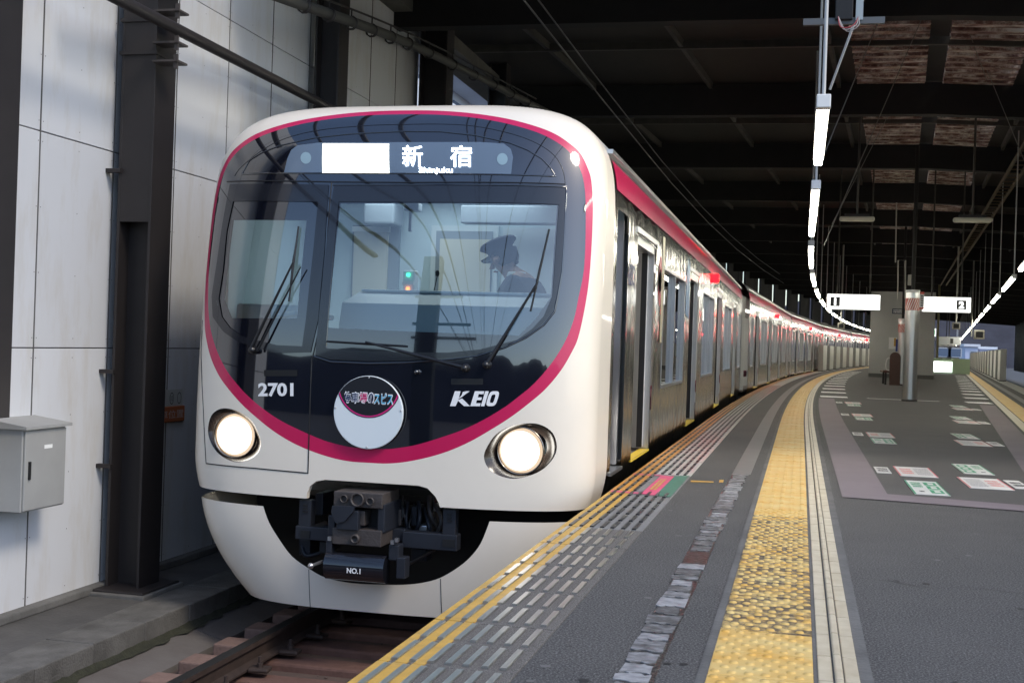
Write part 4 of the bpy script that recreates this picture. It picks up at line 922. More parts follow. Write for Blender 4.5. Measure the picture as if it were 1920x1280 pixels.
for i in range(9):
    Y = 2.2 + i * 1.5; inv(MB().add([(XC + a, y, z) for y in (Y + .006, Y + 1.494) for a, z in ((-1.52, -1.19), (-1.22, -1.27), (-1.22, -1.36), (-1.52, -1.36))], [(0, 1, 5, 4), (1, 2, 6, 5), (0, 4, 7, 3), (0, 3, 2, 1), (4, 5, 6, 7)]).build('side_slab', slabm), trk)
RPf = [(-.065, -.15), (.065, -.15), (.065, -.138), (.012, -.12), (.010, -.045), (.036, -.035), (.036, 0), (-.036, 0), (-.036, -.035), (-.010, -.045), (-.012, -.12), (-.065, -.138)]
def rail(xo, y0, y1, f, zt, root):
    mb = MB(); N_ = max(2, int((y1 - y0) / 4)); n_ = len(RPf); vs = []
    for i in range(N_ + 1):
        Y = y0 + (y1 - y0) * i / N_
        vs += [(f(Y) + xo + a, Y, zt + b) for a, b in RPf]
    fs = [(i * n_ + k, i * n_ + (k + 1) % n_, (i + 1) * n_ + (k + 1) % n_, (i + 1) * n_ + k) for i in range(N_) for k in range(n_)]
    mb.add(vs, fs); me = mb.mesh('rail', [rust, railtop])
    for p in me.polygons:
        if abs(p.normal.z) > .9 and p.center.z > zt - .01: p.material_index = 1
    o = bpy.data.objects.new('rail', me); COL.objects.link(o); inv(o, root)
for s_ in (-1, 1):
    rail(s_ * .722, -14, 140, lambda Y: XC + cx(Y), ZR, trk); rail(s_ * .722, 5, 190, lambda Y: xr(Y) + 1.5, ZR, trk2)
slm = MB().box(-1.1, 1.1, -.11, .11, -.12, -.035, .02).mesh('sleeper', sleep_m); blk = MB().box(-.11, .14, -.115, .115, -.1, .055, .012).mesh('shoulder_block', mat('block_concrete', (.22, .14, .115), .85, noise=.45, nscale=7, bump=.5, bscale=45, detail=8))
clip = MB().box(-.07, .07, -.055, .055, 0, .03, .012).mesh('rail_clip', rust); bolt = MB().lathe([(.022, 0), (.022, .03), (.013, .032), (.013, .07), (0, .072)], (0, 0, 0), 8, 'z', False).mesh('clip_bolt', rust)
for i in range(24):
    Y = 4.0 + i * .49
    o = inst('sleeper', slm, None, (XC, Y, -1.245), 0); inv(o, trk)
    if Y < 9.5:
        for sx in (-1, 1):
            b_ = inst('shoulder_block', blk, None, (XC + sx * 1.0, Y, -1.247), 0 if sx < 0 else math.pi); inv(b_, trk)
            for dx in (.13, -.13):
                c_ = inst('rail_clip', clip, None, (XC + sx * .722 + dx, Y + .02, -1.245), random.uniform(-.2, .2)); inv(c_, trk); inst('clip_bolt', bolt, c_, (0, 0, .028))
inv(strip(lambda Y: xr(Y) - .02, lambda Y: xr(Y) + 4.2, 4, 190, -1.3).build('track_bed', concrete_d), trk2)
# ================================================================== LEFT SIDE: ledge, panelled wall, columns
kerbm = mat('kerb_concrete', (.145, .138, .128), .9, noise=.6, nscale=4.5, ncol=(.05, .047, .042), bump=.7, bscale=70, detail=10)
ledge = empty('concrete_ledge', (-4.7, 6, -1.3), kind='structure')
inv(MB().box(-5.35, -4.63, -3, 20, -1.5, -1.045).build('ledge_base', concrete_d), ledge)
for i in range(26):
    Y = 2.0 + i * .62
    inv(MB().box(-4.64, -4.285 + random.uniform(-.002, .002), Y + .0015, Y + .6185, -1.3, -1.03 + random.uniform(-.003, .003), .009).build('kerb_slab', kerbm), ledge)
mb = MB(); vs = []
for i in range(120):
    Y = 3 + i * .08; vs += [(-4.29, Y, -1.165 + .02 * random.random()), (-4.275 + .02 * random.random(), Y, -1.18 + .008 * random.random()), (-4.255 + .05 * random.random() ** 2, Y, -1.196)]
mb.add(vs, [(3 * i + k, 3 * i + k + 1, 3 * i + k + 4, 3 * i + k + 3) for i in range(119) for k in (0, 1)], True); inv(mb.build('moss', moss, kind='stuff'), ledge)
WX = -5.2; JZ = [-1.0, .81, 2.32, 3.83, 5.12]
def mat_wall():
    m = mat('wall_panel', (.62, .63, .64), .6); nt = m.node_tree; b = nt.nodes['Principled BSDF']; N = nt.nodes.new; L = nt.links.new
    g = N('ShaderNodeNewGeometry'); mp = N('ShaderNodeMapping'); mp.inputs['Scale'].default_value = (1, 2.2, .5); L(g.outputs['Position'], mp.inputs[0])
    n = N('ShaderNodeTexNoise'); n.inputs['Scale'].default_value = 2.0; n.inputs['Detail'].default_value = 7; n.inputs['Roughness'].default_value = .7; L(mp.outputs[0], n.inputs['Vector'])
    r = N('ShaderNodeValToRGB'); e = r.color_ramp.elements; e[0].position = .2; e[0].color = (.53, .505, .465, 1); e[1].position = .5; e[1].color = (.62, .63, .65, 1); L(n.outputs[0], r.inputs[0])
    oi = N('ShaderNodeObjectInfo'); mr = N('ShaderNodeMapRange'); mr.inputs[3].default_value = .93; mr.inputs[4].default_value = 1.03; L(oi.outputs['Random'], mr.inputs[0])
    mx = N('ShaderNodeMix'); mx.data_type = 'RGBA'; mx.blend_type = 'MULTIPLY'; mx.inputs[0].default_value = 1; L(r.outputs[0], mx.inputs[6]); L(mr.outputs[0], mx.inputs[7]); L(mx.outputs[2], b.inputs['Base Color'])
    return m
wallm = mat_wall()
wall = empty('panel_wall', (WX, 9, -1.0), label='tall pale wall of bolted panels left of the train', cat='wall')
inv(MB().box(WX - .2, WX - .02, 5.66, 15.9, -1.3, 5.12).build('backing', black_matt), wall)
scr = MB()
for i in range(11):
    ya = 5.68 + i * .935; yb_ = ya + .935
    inv(MB().box(WX - .02, WX + .0035, ya - .004, ya + .004, JZ[0], JZ[4]).build('joint_seal', mat('joint_seal', (.12, .115, .11), .8)), wall)
    for j in range(4):
        inv(MB().box(WX - .03, WX + random.uniform(-.002, .002), ya + .005, yb_ - .005, JZ[j] + .004, JZ[j + 1] - .004, .003).build('wall_panel', wallm), wall)
        k = max(2, int((JZ[j + 1] - JZ[j]) / .36))
        for q_ in range(k):
            z = JZ[j] + .07 + (JZ[j + 1] - JZ[j] - .14) * q_ / (k - 1)
            for yy in (ya + .025, yb_ - .025, (ya + yb_) / 2): scr.add([(WX + .003, yy + .0045 * math.cos(t), z + .0045 * math.sin(t)) for t in np.linspace(0, 6.28, 7)[:-1]], [tuple(range(6))])
inv(scr.build('screw_heads', mat('screw', (.06, .055, .05), .6), kind='stuff'), wall)
inv(MB().box(WX - .02, WX + .075, 5.68, 15.9, -1.046, -.985, .012).build('wall_plinth', concrete), wall)
inv(MB().prism([(WX - .25, 5.12), (WX + .25, 5.12), (WX + .25, 5.3), (WX - .25, 5.3)], 1, 9, 60).build('eaves_beam', mat('eaves_beam', (.16, .15, .13), .7, noise=.4, nscale=4)), wall)
def hcol(name, x0, x1, y0, y1, z0, z1, label, plate=None, base=True):
    c = empty(name, ((x0 + x1) / 2, (y0 + y1) / 2, z0), label=label, cat='column', group='steel columns along the left wall'); t = .022
    inv(MB().box(x1 - t, x1, y0, y1, z0, z1, .003).build('flange', steel_dark), c); inv(MB().box(x0, x0 + t, y0, y1, z0, z1, .003).build('flange', steel_dark), c)
    inv(MB().box(x0 + t, x1 - t, (y0 + y1) / 2 - .01, (y0 + y1) / 2 + .01, z0, z1).build('web', steel_dark), c)
    if plate: inv(MB().box(x0 + .002, x1 - .002, y0 + .003, y0 + .02, plate, z1).build('cover_plate', steel_dark), c)
    if base:
        inv(MB().box(x0 - .1, x1 + .12, y0 - .15, y1 + .1, z0 - .02, z0 + .02, .008).build('base_plate', steel_dark), c)
        inv(MB().box(x0 - .12, x1 + .15, y0 - .19, y1 + .12, z0 - .04, z0 + .004, .01).build('grout_pad', concrete), c)
    return c
c1 = hcol('steel_column', -5.115, -4.83, 8.42, 8.73, -1.02, 5.1, 'dark steel H-column beside the train, standing on the concrete ledge', plate=1.78)
for z in (3.05, 3.3): inv(MB().box(-5.13, -4.815, 8.405, 8.74, z, z + .025).build('stiffener', steel_dark), c1)
for z in (2.98, 3.12, 3.36): inv(MB().box(-4.83, -4.62, 8.36, 8.52, z, z + .015).box(-4.66, -4.63, 8.38, 8.40, z - .05, z + .06).build('pipe_bracket', castm), c1)
for z in (2.15, .62, -.1): inv(MB().box(-5.2, -5.08, 8.38, 8.43, z, z + .03).build('wall_tie', steel_dark), c1)
hcol('steel_column', -5.1, -4.83, 12.12, 12.40, -1.02, 5.3, 'dark steel column rising above the train roof in front of the pale wall', base=False)
hcol('steel_column', -5.1, -4.72, 15.7, 16.04, -1.02, 5.5, 'broad black column at the end of the pale wall, above the train', base=False)
hcol('steel_column', -5.1, -4.8, 19.35, 19.65, -1.02, 5.5, 'black column just right of the bright gap with the balconies', base=False)
pq = onp(44, 5, 0, -4.83); pb = onp(22, 782, 0, -4.83)
hcol('steel_post', -5.1, -4.83, pq[1] - .3, pq[1], pb[2], 5.1, 'dark steel post cut off above the cabinet at the left edge', base=False)
MBp = MB().box(-5.2, -4.86, pq[1] - .5, pq[1] - .06, pb[2] - .06, pb[2] - .035)
tag(MBp.build('bracket_plate', steel_dark), 'thin dark bracket plate on the wall above the grey cabinet', 'bracket')
# cabinet on the wall
ca = onp(40, 962, 0, -4.93); cb_ = onp(122, 800, 0, -4.93); y0_, y1_ = ca[1], onp(122, 900, 0, -4.93)[1]; z0_, z1_ = ca[2], onp(40, 806, 0, -4.93)[2]
cab = empty('electrical_cabinet', (-5.05, (y0_ + y1_) / 2, z0_), label='grey metal cabinet with sloping lid hung on the wall', cat='cabinet')
cabm = mat('cabinet_grey', (.33, .33, .32), .5, noise=.12, nscale=4)
inv(MB().box(-5.2, -4.94, y0_, y1_, z0_, z1_, .006).build('cabinet_box', cabm), cab); cd = inv(MB().box(-4.939, -4.925, y0_ + .012, y1_ - .012, z0_ + .01, z1_ - .012, .004).build('door', cabm), cab)
inv(MB().prism([(-5.2, z1_ + .06), (-5.2, z1_), (-4.9, z1_), (-4.9, z1_ + .02)], 1, y0_ - .02, y1_ + .02).build('sloping_lid', cabm), cab)
MB().box(-4.925, -4.915, y0_ + .05, y0_ + .07, (z0_ + z1_) / 2 - .06, (z0_ + z1_) / 2 + .06).build('handle', black, cd); MB().box(-4.925, -4.923, y0_ + .22, y0_ + .31, z1_ - .14, z1_ - .115).build('paper_tag', white_paint, cd)
# conduits
a = onp(345, 62, 0, -4.66); tag(MB().tube([(-4.66, 3, a[2]), (-4.66, 14.9, a[2])], .045, 12).build('conduit_pipe', steel_dark), 'thick dark pipe running along the wall past the column', 'pipe')
A, B, Cc = onp(540, 0, 0, -4.6), onp(780, 88, 0, -4.55), onp(1005, 200, 0, -4.2)
cb2 = empty('cable_bundle', tuple(A), label='sagging bundle of cables slung under the eaves', cat='cable'); inv(MB().tube(smooth_loop([tuple(A - (B - A) * .8), tuple(A), tuple(B), tuple(Cc), tuple(Cc + (Cc - B) * .6)], 6, False), .055, 8).build('cables', mat('cable_sheath', (.06, .058, .052), .7)), cb2)
inv(MB().tube(smooth_loop([tuple(A + np.array([0, 0, .13])), tuple(B + np.array([0, 0, .12])), tuple(Cc + np.array([0, 0, .12]))], 6, False), .012, 6).build('messenger_wire', steel_dark), cb2)
for t in np.linspace(.05, .95, 12):
    p_ = A + (B - A) * min(1, t * 2) if t < .5 else B + (Cc - B) * (t * 2 - 1); inv(MB().lathe([(.06, -.02), (.075, -.01), (.075, .01), (.06, .02)], tuple(p_), 10, 'y').box(p_[0] - .006, p_[0] + .006, p_[1] - .006, p_[1] + .006, p_[2], p_[2] + .13).build('cable_hanger', steel_dark), cb2)
# stop-position sign on the wall behind the column
sa, sb = onp(316, 762, 0, WX + .02), onp(344, 788, 0, WX + .02); ps = empty('stop_position_sign', (WX + .02, sa[1], sb[2]), label='small orange sign with white characters on the wall beside the column', cat='sign')
yl0 = sa[1] - .32; inv(MB().box(WX + .005, WX + .03, yl0, sb[1], sb[2], sa[2], .006).build('plate', mat('sign_orange', (.45, .13, .045), .6)), ps)
inv(text_obj('lettering', '停車位置', mat('sign_cream', (.6, .5, .45), .6), None, lambda s, t: (WX + .033, (yl0 + sb[1]) / 2 + s * (sb[1] - yl0) * .9, (sa[2] + sb[2]) / 2 + t * .07)), ps)
za = onp(330, 746, 0, WX + .006)
sg_ = empty('number_plate', (WX, za[1], za[2] - .06), label='pale wall plate with circled numbers above the orange sign', cat='sign')
inv(MB().box(WX + .001, WX + .008, yl0, sb[1] - .01, za[2] - .075, za[2] + .075).build('plate', mat('plate_pale', (.5, .51, .48), .6)), sg_)
for yy, rr in ((onp(336, 746, 0, WX + .01)[1], .035), (onp(322, 746, 0, WX + .01)[1], .035)):
    vs = []
    for t in np.linspace(0, 6.283, 25)[:-1]: vs += [(WX + .0105, yy + rr * math.cos(t), za[2] + .05 * math.sin(t)), (WX + .0105, yy + (rr - .006) * math.cos(t), za[2] + .043 * math.sin(t))]
    inv(MB().add(vs, [(2 * i, 2 * i + 1, (2 * i + 3) % 48, (2 * i + 2) % 48) for i in range(24)]).build('ring', black), sg_)
inv(text_obj('lettering', '10', black, None, lambda s, t: (WX + .0105, onp(322, 746, 0, WX + .01)[1] + s * .035, za[2] + t * .05)), sg_)
# dark side wall with daylight slots beyond the pale wall
sw = empty('slotted_side_wall', (-5.6, 40, -1.3), label='dark side wall with narrow daylight slots behind the train', cat='wall')
dwall = mat('dark_cladding', (.035, .033, .034), .8, noise=.4, nscale=3)
Y = 23.2; i = 0
while Y < 150:
    L = 3.4 if i % 2 else 1.6; g_ = .7 if i % 2 else .45
    x = -5.75 + cx(Y + L / 2); inv(MB().box(-.06, .06, 0, L, -1.6, 6.2).build('cladding_panel', dwall), sw); o = bpy.data.objects[-1] if False else sw.children[-1]
    o.matrix_parent_inverse = Matrix.Identity(4); o.location = (x + 5.6, Y - 40, 1.3); o.rotation_euler = (0, 0, -ch(Y + L / 2))
    Y += L + g_; i += 1
# block of flats outside
bl = mat('flats_wall', (.42, .47, .58), .7); bg_ = mat('flats_glass', (.10, .14, .22), .15); bw = mat('flats_balcony', (.62, .66, .72), .6)
fl = empty('apartment_building', (-20, 42, -1.6), label='pale blue block of flats seen through the gap above the train', cat='building')
inv(MB().box(-30, -17, 24, 75, -1.6, 26).build('wall', bl), fl)
for k in range(9):
    z = -.2 + 2.7 * k; inv(MB().box(-17, -15.6, 24.2, 74.8, z - .15, z).box(-15.7, -15.6, 24.2, 74.8, z, z + 1.0).build('balcony', bw), fl)
    for j in range(12): inv(MB().box(-17.02, -16.95, 25 + j * 4.1, 27.6 + j * 4.1, z + .1, z + 2.1).build('window', bg_), fl)
# ================================================================== ROOF
deck = mat('roof_deck', (.034, .028, .023), .85, noise=.5, nscale=1.2, stretch=(1, .25, 1)); beam_m = mat('roof_beam', (.014, .012, .011), .8, noise=.4, nscale=3); purl = mat('purlin', (.075, .068, .058), .7, noise=.4, nscale=5)
def mat_rustdeck():
    m = mat('rusted_deck', (.30, .12, .09), .75); nt = m.node_tree; b = nt.nodes['Principled BSDF']; N = nt.nodes.new; L = nt.links.new
    g = N('ShaderNodeNewGeometry'); n = N('ShaderNodeTexNoise'); n.inputs['Scale'].default_value = 3.2; n.inputs['Detail'].default_value = 9; n.inputs['Roughness'].default_value = .75; mp = N('ShaderNodeMapping'); mp.inputs['Scale'].default_value = (.9, 3.4, 1); L(g.outputs['Position'], mp.inputs[0]); L(mp.outputs[0], n.inputs['Vector'])
    r = N('ShaderNodeValToRGB'); e = r.color_ramp.elements; e[0].position = .30; e[0].color = (.04, .022, .018, 1); e[1].position = .62; e[1].color = (.80, .77, .72, 1)
    for p_, c_ in ((.40, (.13, .065, .05)), (.47, (.24, .14, .115)), (.53, (.48, .40, .35))): q = r.color_ramp.elements.new(p_); q.color = (*c_, 1)
    L(n.outputs[0], r.inputs[0]); L(r.outputs[0], b.inputs['Base Color']); return m
rdeck = mat_rustdeck()
def xrg(Y): return .40 + .075 * Y
ZRG = 5.45
def zr(x, Y): d = x - xrg(Y); return ZRG - (-.005 if d < 0 else .05) * abs(d)
def xl(Y): return -5.9 + cx(Y)
def xrr(Y): return xr(Y) + 4.6
roof = empty('station_roof', (0, 11, 5.4), label='dark steel station roof over the platform and tracks', cat='roof')
Y0R, BAY = 8.9, 6.1; NB = 22
for i in range(NB):
    Y = Y0R + BAY * i; xc_ = xrg(Y)
    if i == 0: Y = 10.0
    # beam: follows the pitch
    bmb = MB()
    for (xa, xb) in ((xl(Y) + .35, xc_), (xc_, xrr(Y))):
        za, zb_ = zr(xa, Y), zr(xb, Y); h = .52
        vs = [(x, yy, z + dz) for x, z in ((xa, za), (xb, zb_)) for yy in (Y - .11, Y + .11) for dz in (-.04 - h, -.04)]
        bmb.add(vs, [(0, 2, 6, 4), (1, 5, 7, 3), (0, 4, 5, 1), (2, 3, 7, 6), (0, 1, 3, 2), (4, 6, 7, 5)])
    inv(bmb.build('roof_beam', beam_m), roof)
    # secondary light-edged rafter
    Ym = Y + BAY / 2; inv(MB().add([(x, yy, zr(x, Ym) + dz) for x in (xl(Ym), xrg(Ym), xrr(Ym)) for yy in (Ym - .035, Ym + .035) for dz in (-.14, -.03)], [(0, 2, 6, 4), (0, 4, 5, 1), (2, 3, 7, 6), (4, 6, 10, 8), (4, 8, 9, 5), (6, 7, 11, 10)]).build('rafter', purl), roof)
    # deck each side of the rusted sheets
    for (fa, fb) in ((lambda y: xl(y), lambda y: xrg(y) - 1.15), (lambda y: xrg(y) + 1.2, lambda y: xrr(y))):
        ya, yb_ = Y, Y + BAY; vs = [(f(y), y, zr(f(y), y)) for y in (ya, yb_) for f in (fa, fb)]; inv(MB().add(vs, [(0, 1, 3, 2)]).build('deck_sheet', deck), roof)
    if i < 11:
        for s_ in (-1, 1):
            mbr_ = MB(); yy = Y
            while yy < Y + BAY - .01:
                for ya, yb_, dz in ((yy, yy + .17, -.07), (yy + .17, yy + .36, .03)):
                    xa, xb = xrg(ya) + s_ * .14, xrg(ya) + s_ * 1.2; za = zr(xa, ya) + dz; zb_ = zr(xb, ya) + dz
                    mbr_.add([(xa, ya, za), (xb, ya, zb_), (xb, yb_, zb_), (xa, yb_, za)], [(0, 1, 2, 3)])
                    if dz < 0: mbr_.add([(xa, ya, za), (xb, ya, zb_), (xb, ya, zb_ + .1), (xa, ya, za + .1)], [(0, 1, 2, 3)]).add([(xa, yb_, za), (xb, yb_, zb_), (xb, yb_, zb_ + .1), (xa, yb_, za + .1)], [(0, 1, 2, 3)])
                yy += .36
            inv(mbr_.build('rusted_sheet', rdeck), roof)
    else: inv(MB().add([(xrg(y) + d, y, zr(xrg(y), y)) for y in (Y, Y + BAY) for d in (-1.2, 1.2)], [(0, 1, 3, 2)]).build('deck_sheet', deck), roof)
    inv(MB().add([(xrg(y) + d, y, ZRG + .02) for y in (Y, Y + BAY) for d in (-.2, .2)], [(0, 1, 3, 2)]).build('ridge_strip', beam_m), roof)
    if i < 20:
        for xo in (-5.6, -3.6, -1.5, 1.5, 3.6):
            vs = [(xrg(y) + xo + dx, y, zr(xrg(y) + xo, y) + dz) for y in (Y + .11, Y + BAY - .11) for dx in (-.03, .03) for dz in (-.12, -.01)]
            inv(MB().add(vs, [(0, 2, 6, 4), (0, 4, 5, 1), (2, 3, 7, 6)]).build('purlin', purl), roof)
# cable ladder on the right slope
lad = empty('cable_ladder', (xrg(12) + 1.75, 12, 4.7), label='brown cable ladder running under the right roof slope', cat='cable ladder')
for d in (-.14, .14): inv(MB().add([(xrg(y) + 1.75 + d + dx, y, 4.75 + dz) for y in (11, 70) for dx in (-.02, .02) for dz in (0, .08)], [(0, 2, 6, 4), (0, 4, 5, 1), (2, 3, 7, 6), (1, 5, 7, 3)]).build('side_rail', mat('ladder_brown', (.12, .09, .05), .7)), lad)
for k in range(60): y = 11.5 + k * .6; inv(MB().box(xrg(y) + 1.6, xrg(y) + 1.9, y - .02, y + .02, 4.77, 4.79).build('rung', mat('ladder_brown', (.12, .09, .05), .7)), lad)
# ================================================================== LAMPS
tube_l = mat_emit('fluorescent', (1, .97, .82), 19.0); house = mat('lamp_housing', (.55, .55, .53), .5)
mbh = MB().box(-.042, .042, 0, 2.4, .05, .08, .006).mesh('lamp_housing', house); mbt = MB().prism([(-.034, .05), (.034, .05), (.03, .008), (.02, 0), (-.02, 0), (-.03, .008)], 1, .07, 2.36).mesh('fluorescent_tube', tube_l); mbc = MB().box(-.042, .042, -.01, .07, .0, .082, .006).mesh('end_cap', white_paint); mbr = MB().tube([(0, .12, .08), (0, .12, 2.75)], .012, 6).mesh('hanger_rod', house)
def lamp(x, y, z, rz, label, grp, rod=True):
    o = empty('fluorescent_lamp', (x, y, z), rz, label=label, cat='lamp', group=grp)
    inst('lamp_housing', mbh, o); inst('fluorescent_tube', mbt, o); inst('end_cap', mbc, o)
    if rod: inst('hanger_rod', mbr, o)
    return o
num = ['nearest', 'second nearest', 'third nearest', 'fourth nearest', 'fifth nearest', 'sixth nearest']
YL = [7.6] + [v for k in range(16) for v in (11.4 + 6.2 * k, 13.78 + 6.2 * k)]
for i, y in enumerate(YL):
    far_ = 'far lit tube merging into the bright line above the train side'
    lamp(.085 + cx(y + 1.2), y, 2.43, -ch(y + 1.2), f'lit fluorescent lamp over the left yellow line, {num[i]} of its row' if i < 6 else far_, 'lit lamps over the left platform edge', i % 2 == 1 or i == 0)
i = 0
for k in range(24):
    for d in (0, 2.42):
        y = 17.4 + 6.75 * k + d
        lamp(1.0 + .11 * (y + 1.2), y, 2.43, -HR, f'lit fluorescent lamp over the right yellow line, {num[i]} of its row' if i < 4 else 'far lit tube merging into the bright line above the empty track', 'lit lamps over the right platform edge', d == 0); i += 1
# unlit cross lamps under the ridge, on rods
for nm, xa, xb, yy in (('left', 1574, 1640, 411), ('right', 1787, 1860, 413)):
    Yq = 22.0; a, b = onp(xa, yy, 1, Yq), onp(xb, yy, 1, Yq)
    o = empty('unlit_lamp', ((a[0] + b[0]) / 2, Yq, a[2]), label=f'unlit cross-mounted lamp on a rod, {nm} one of the pair', cat='lamp', group='unlit cross lamps'); wl_ = (b[0] - a[0]) / 2
    MB().box(-wl_, wl_, -.08, .08, -.035, .045, .03).build('diffuser', mat('unlit_diffuser', (.42, .40, .33), .5), o); MB().box(-wl_ * .7, wl_ * .7, -.06, .06, .045, .09).build('lamp_housing', steel_dark, o); MB().tube([(0, 0, .08), (0, 0, 2.0)], .02, 8).build('hanger_rod', purl, o)
# bracket with device at the top
a = onp(1582, 40, 1, 9.0); dv = empty('cable_device', tuple(a), label='dark cross bracket with small box and loose wires near the nearest lamp', cat='bracket')
MB().box(-.28, .28, -.02, .02, -.025, .02).build('cross_bar', mat('bracket_grey', (.10, .105, .11), .5), dv); MB().box(-.06, .06, -.05, .05, .0, .17, .005).build('camera_box', black, dv); MB().lathe([(.03, .1), (.032, .3), (.02, .32)], (0, 0, 0), 14, 'z').build('mount_tube', black, dv); MB().box(.08, .13, -.03, .03, .0, .18).build('junction_box', mat('pale_box', (.35, .4, .42), .5), dv); MB().tube([(0, 0, .3), (0, 0, 1.5)], .02, 8).build('hanger_rod', steel_dark, dv)
for k, cm in enumerate(((.35, .05, .06), (.4, .36, .34), (.3, .28, .27))): MB().tube(smooth_loop([(-.04, -.05, .02), (-.02 + .02 * k, -.07, -.06 - .015 * k), (.06 + .02 * k, -.06, -.05), (.10, -.03, .02)], 5, False), .004, 5).build('loose_wire', mat(f'wire{k}', cm, .5), dv)
# stay wires
sw_m = mat('stay_wire', (.20, .19, .17), .6)
for k, (p0, p1, d0, d1) in enumerate((((1618, 0), (1556, 168), 9.5, 9.8), ((1645, 45), (1545, 290), 16, 12), ((1735, 20), (1545, 460), 17, 18), ((1795, 0), (1850, 150), 17, 19), ((1850, 130), (1920, 300), 20, 18), ((1700, 150), (1560, 420), 22, 22))):
    a, b = onp(*p0, 1, d0), onp(*p1, 1, d1); tag(MB().tube([tuple(a), tuple(b)], .010 if k == 0 else .006, 6).build('stay_wire', house if k == 0 else sw_m), ['pale slanting rod beside the nearest lit lamp', 'thin stay wire slanting down to the nearest lit lamp', 'long thin stay wire crossing the rusted roof sheets', 'thin stay wire on the right rusted roof sheet', 'thin stay wire at the right edge under the roof', 'faint stay wire slanting toward the farther left lamps'][k], 'wire', 'stay wires under the roof')
# overhead line of track 1, running on behind the camera
ow = mat('overhead_wire', (.10, .10, .095), .45, metal=.5)
zc1 = onp(952, 0, 0, XC)[2]; zc2 = onp(1018, 0, 0, XC)[2]
for z, nm, lb in ((min(zc1, zc2), 'contact_wire', 'lower overhead wire above the train'), (max(zc1, zc2), 'messenger_wire', 'upper overhead wire above the train')):
    pts = [(XC + cx(Y) + (.15 if nm == 'contact_wire' else -.05), Y, z) for Y in [-60, -30, -10, 0, 8, 16, 24, 32, 40, 50, 60]]; tag(MB().tube(pts, .009, 6).build(nm, ow), lb, 'wire', 'overhead wires')
# ================================================================== PLATFORM FURNITURE
alu = mat('aluminium', (.58, .58, .57), .32, metal=.85); signw = mat_emit('sign_face', (1, 1, .97), 1.6); dkgrey = mat('sign_grey', (.06, .06, .06), .5)
# grey stair enclosure
pA, pB = gnd(1628.5, 706.5), gnd(1743, 712.5); bw_ = 2.5; bh = -.07
blk_ = empty('stair_enclosure', (pA[0], pA[1], 0), bh, label='plain grey box of a stair enclosure in the middle of the platform', cat='enclosure')
encm = mat('enclosure_grey', (.5, .5, .485), .6, noise=.1, nscale=2)
MB().box(0, bw_, 0, 7, .16, 3.5).build('wall', encm, blk_); MB().box(-.01, bw_ + .01, -.012, 7, 0, .16).build('skirting', mat('skirting', (.12, .12, .115), .7), blk_)
a = onp(1681, 585, 1, pA[1] - .05); bs = empty('wall_plate', (a[0], pA[1] - 1.1, a[2] - .1), label='small dark blue plate with white writing high on the grey enclosure', cat='sign')
MB().box(-.24, .24, -.02, .02, 0, .2).build('plate', mat('plate_blue', (.02, .035, .08), .5), bs)
bars_obj('lettering', 2, white_l, bs, lambda a, b: (a * .4, -.022, .1 + b * .15))
# round pillars
def pillar(px, pyb, pyt, wpx, lab, band=True):
    g_ = gnd(px, pyb); Yq = g_[1]; t_ = onp(px, pyt, 1, Yq); r = wpx / 2 * Yq / F / math.cos(YAW * .0) * 1.0; H_ = t_[2]
    o = empty('platform_pillar', (g_[0], Yq, 0), label=lab, cat='pillar', group='platform pillars'); vs = []; fs = []; n_ = 40
    for z in (0, H_):
        for k in range(n_):
            t = 2 * math.pi * k / n_; rr = r * (1 - .06 * (abs(math.sin(3 * t)) > .96)); vs.append((rr * math.cos(t), rr * math.sin(t), z))
    MB().add(vs, [(k, (k + 1) % n_, (k + 1) % n_ + n_, k + n_) for k in range(n_)], True).build('pillar_cover', alu, o); MB().lathe([(0, 0), (r * 1.03, 0), (r * 1.03, .06), (0, .07)], (0, 0, H_), 24).build('pillar_cap', white_paint, o); MB().lathe([(r * 1.15, 0), (r * 1.15, .03), (r, .04)], (0, 0, 0), 24).build('pillar_foot', steel_dark, o)
    MB().tube([(0, 0, H_ + .05), (0, 0, 5.3)], r * .3, 10).build('inner_post', beam_m, o)
    if band:
        bz = H_ - .36; MB().lathe([(r * 1.01, 0), (r * 1.02, .005), (r * 1.02, .245), (r * 1.01, .25)], (0, 0, bz), 28).build('red_band', mat('band_red', (.55, .12, .09), .5), o)
        for k in range(10):
            vs = []
            for j in range(6):
                z = bz + .01 + .23 * j / 5; t0 = -math.pi * 1.0 + k * .33 + .35 - j * .12 * -1
                for dt in (0, .13): vs.append((r * 1.035 * math.cos(t0 + dt), r * 1.035 * math.sin(t0 + dt), z))
            MB().add(vs, [(2 * j, 2 * j + 1, 2 * j + 3, 2 * j + 2) for j in range(5)]).build('white_stripe', white_paint, o)
    return o
pillar(1705, 752, 549, 24, 'thick aluminium pillar with striped red band nearest the camera'); pillar(1689, 722, 601, 15, 'thinner pillar behind the thick pillar, in front of the grey enclosure')
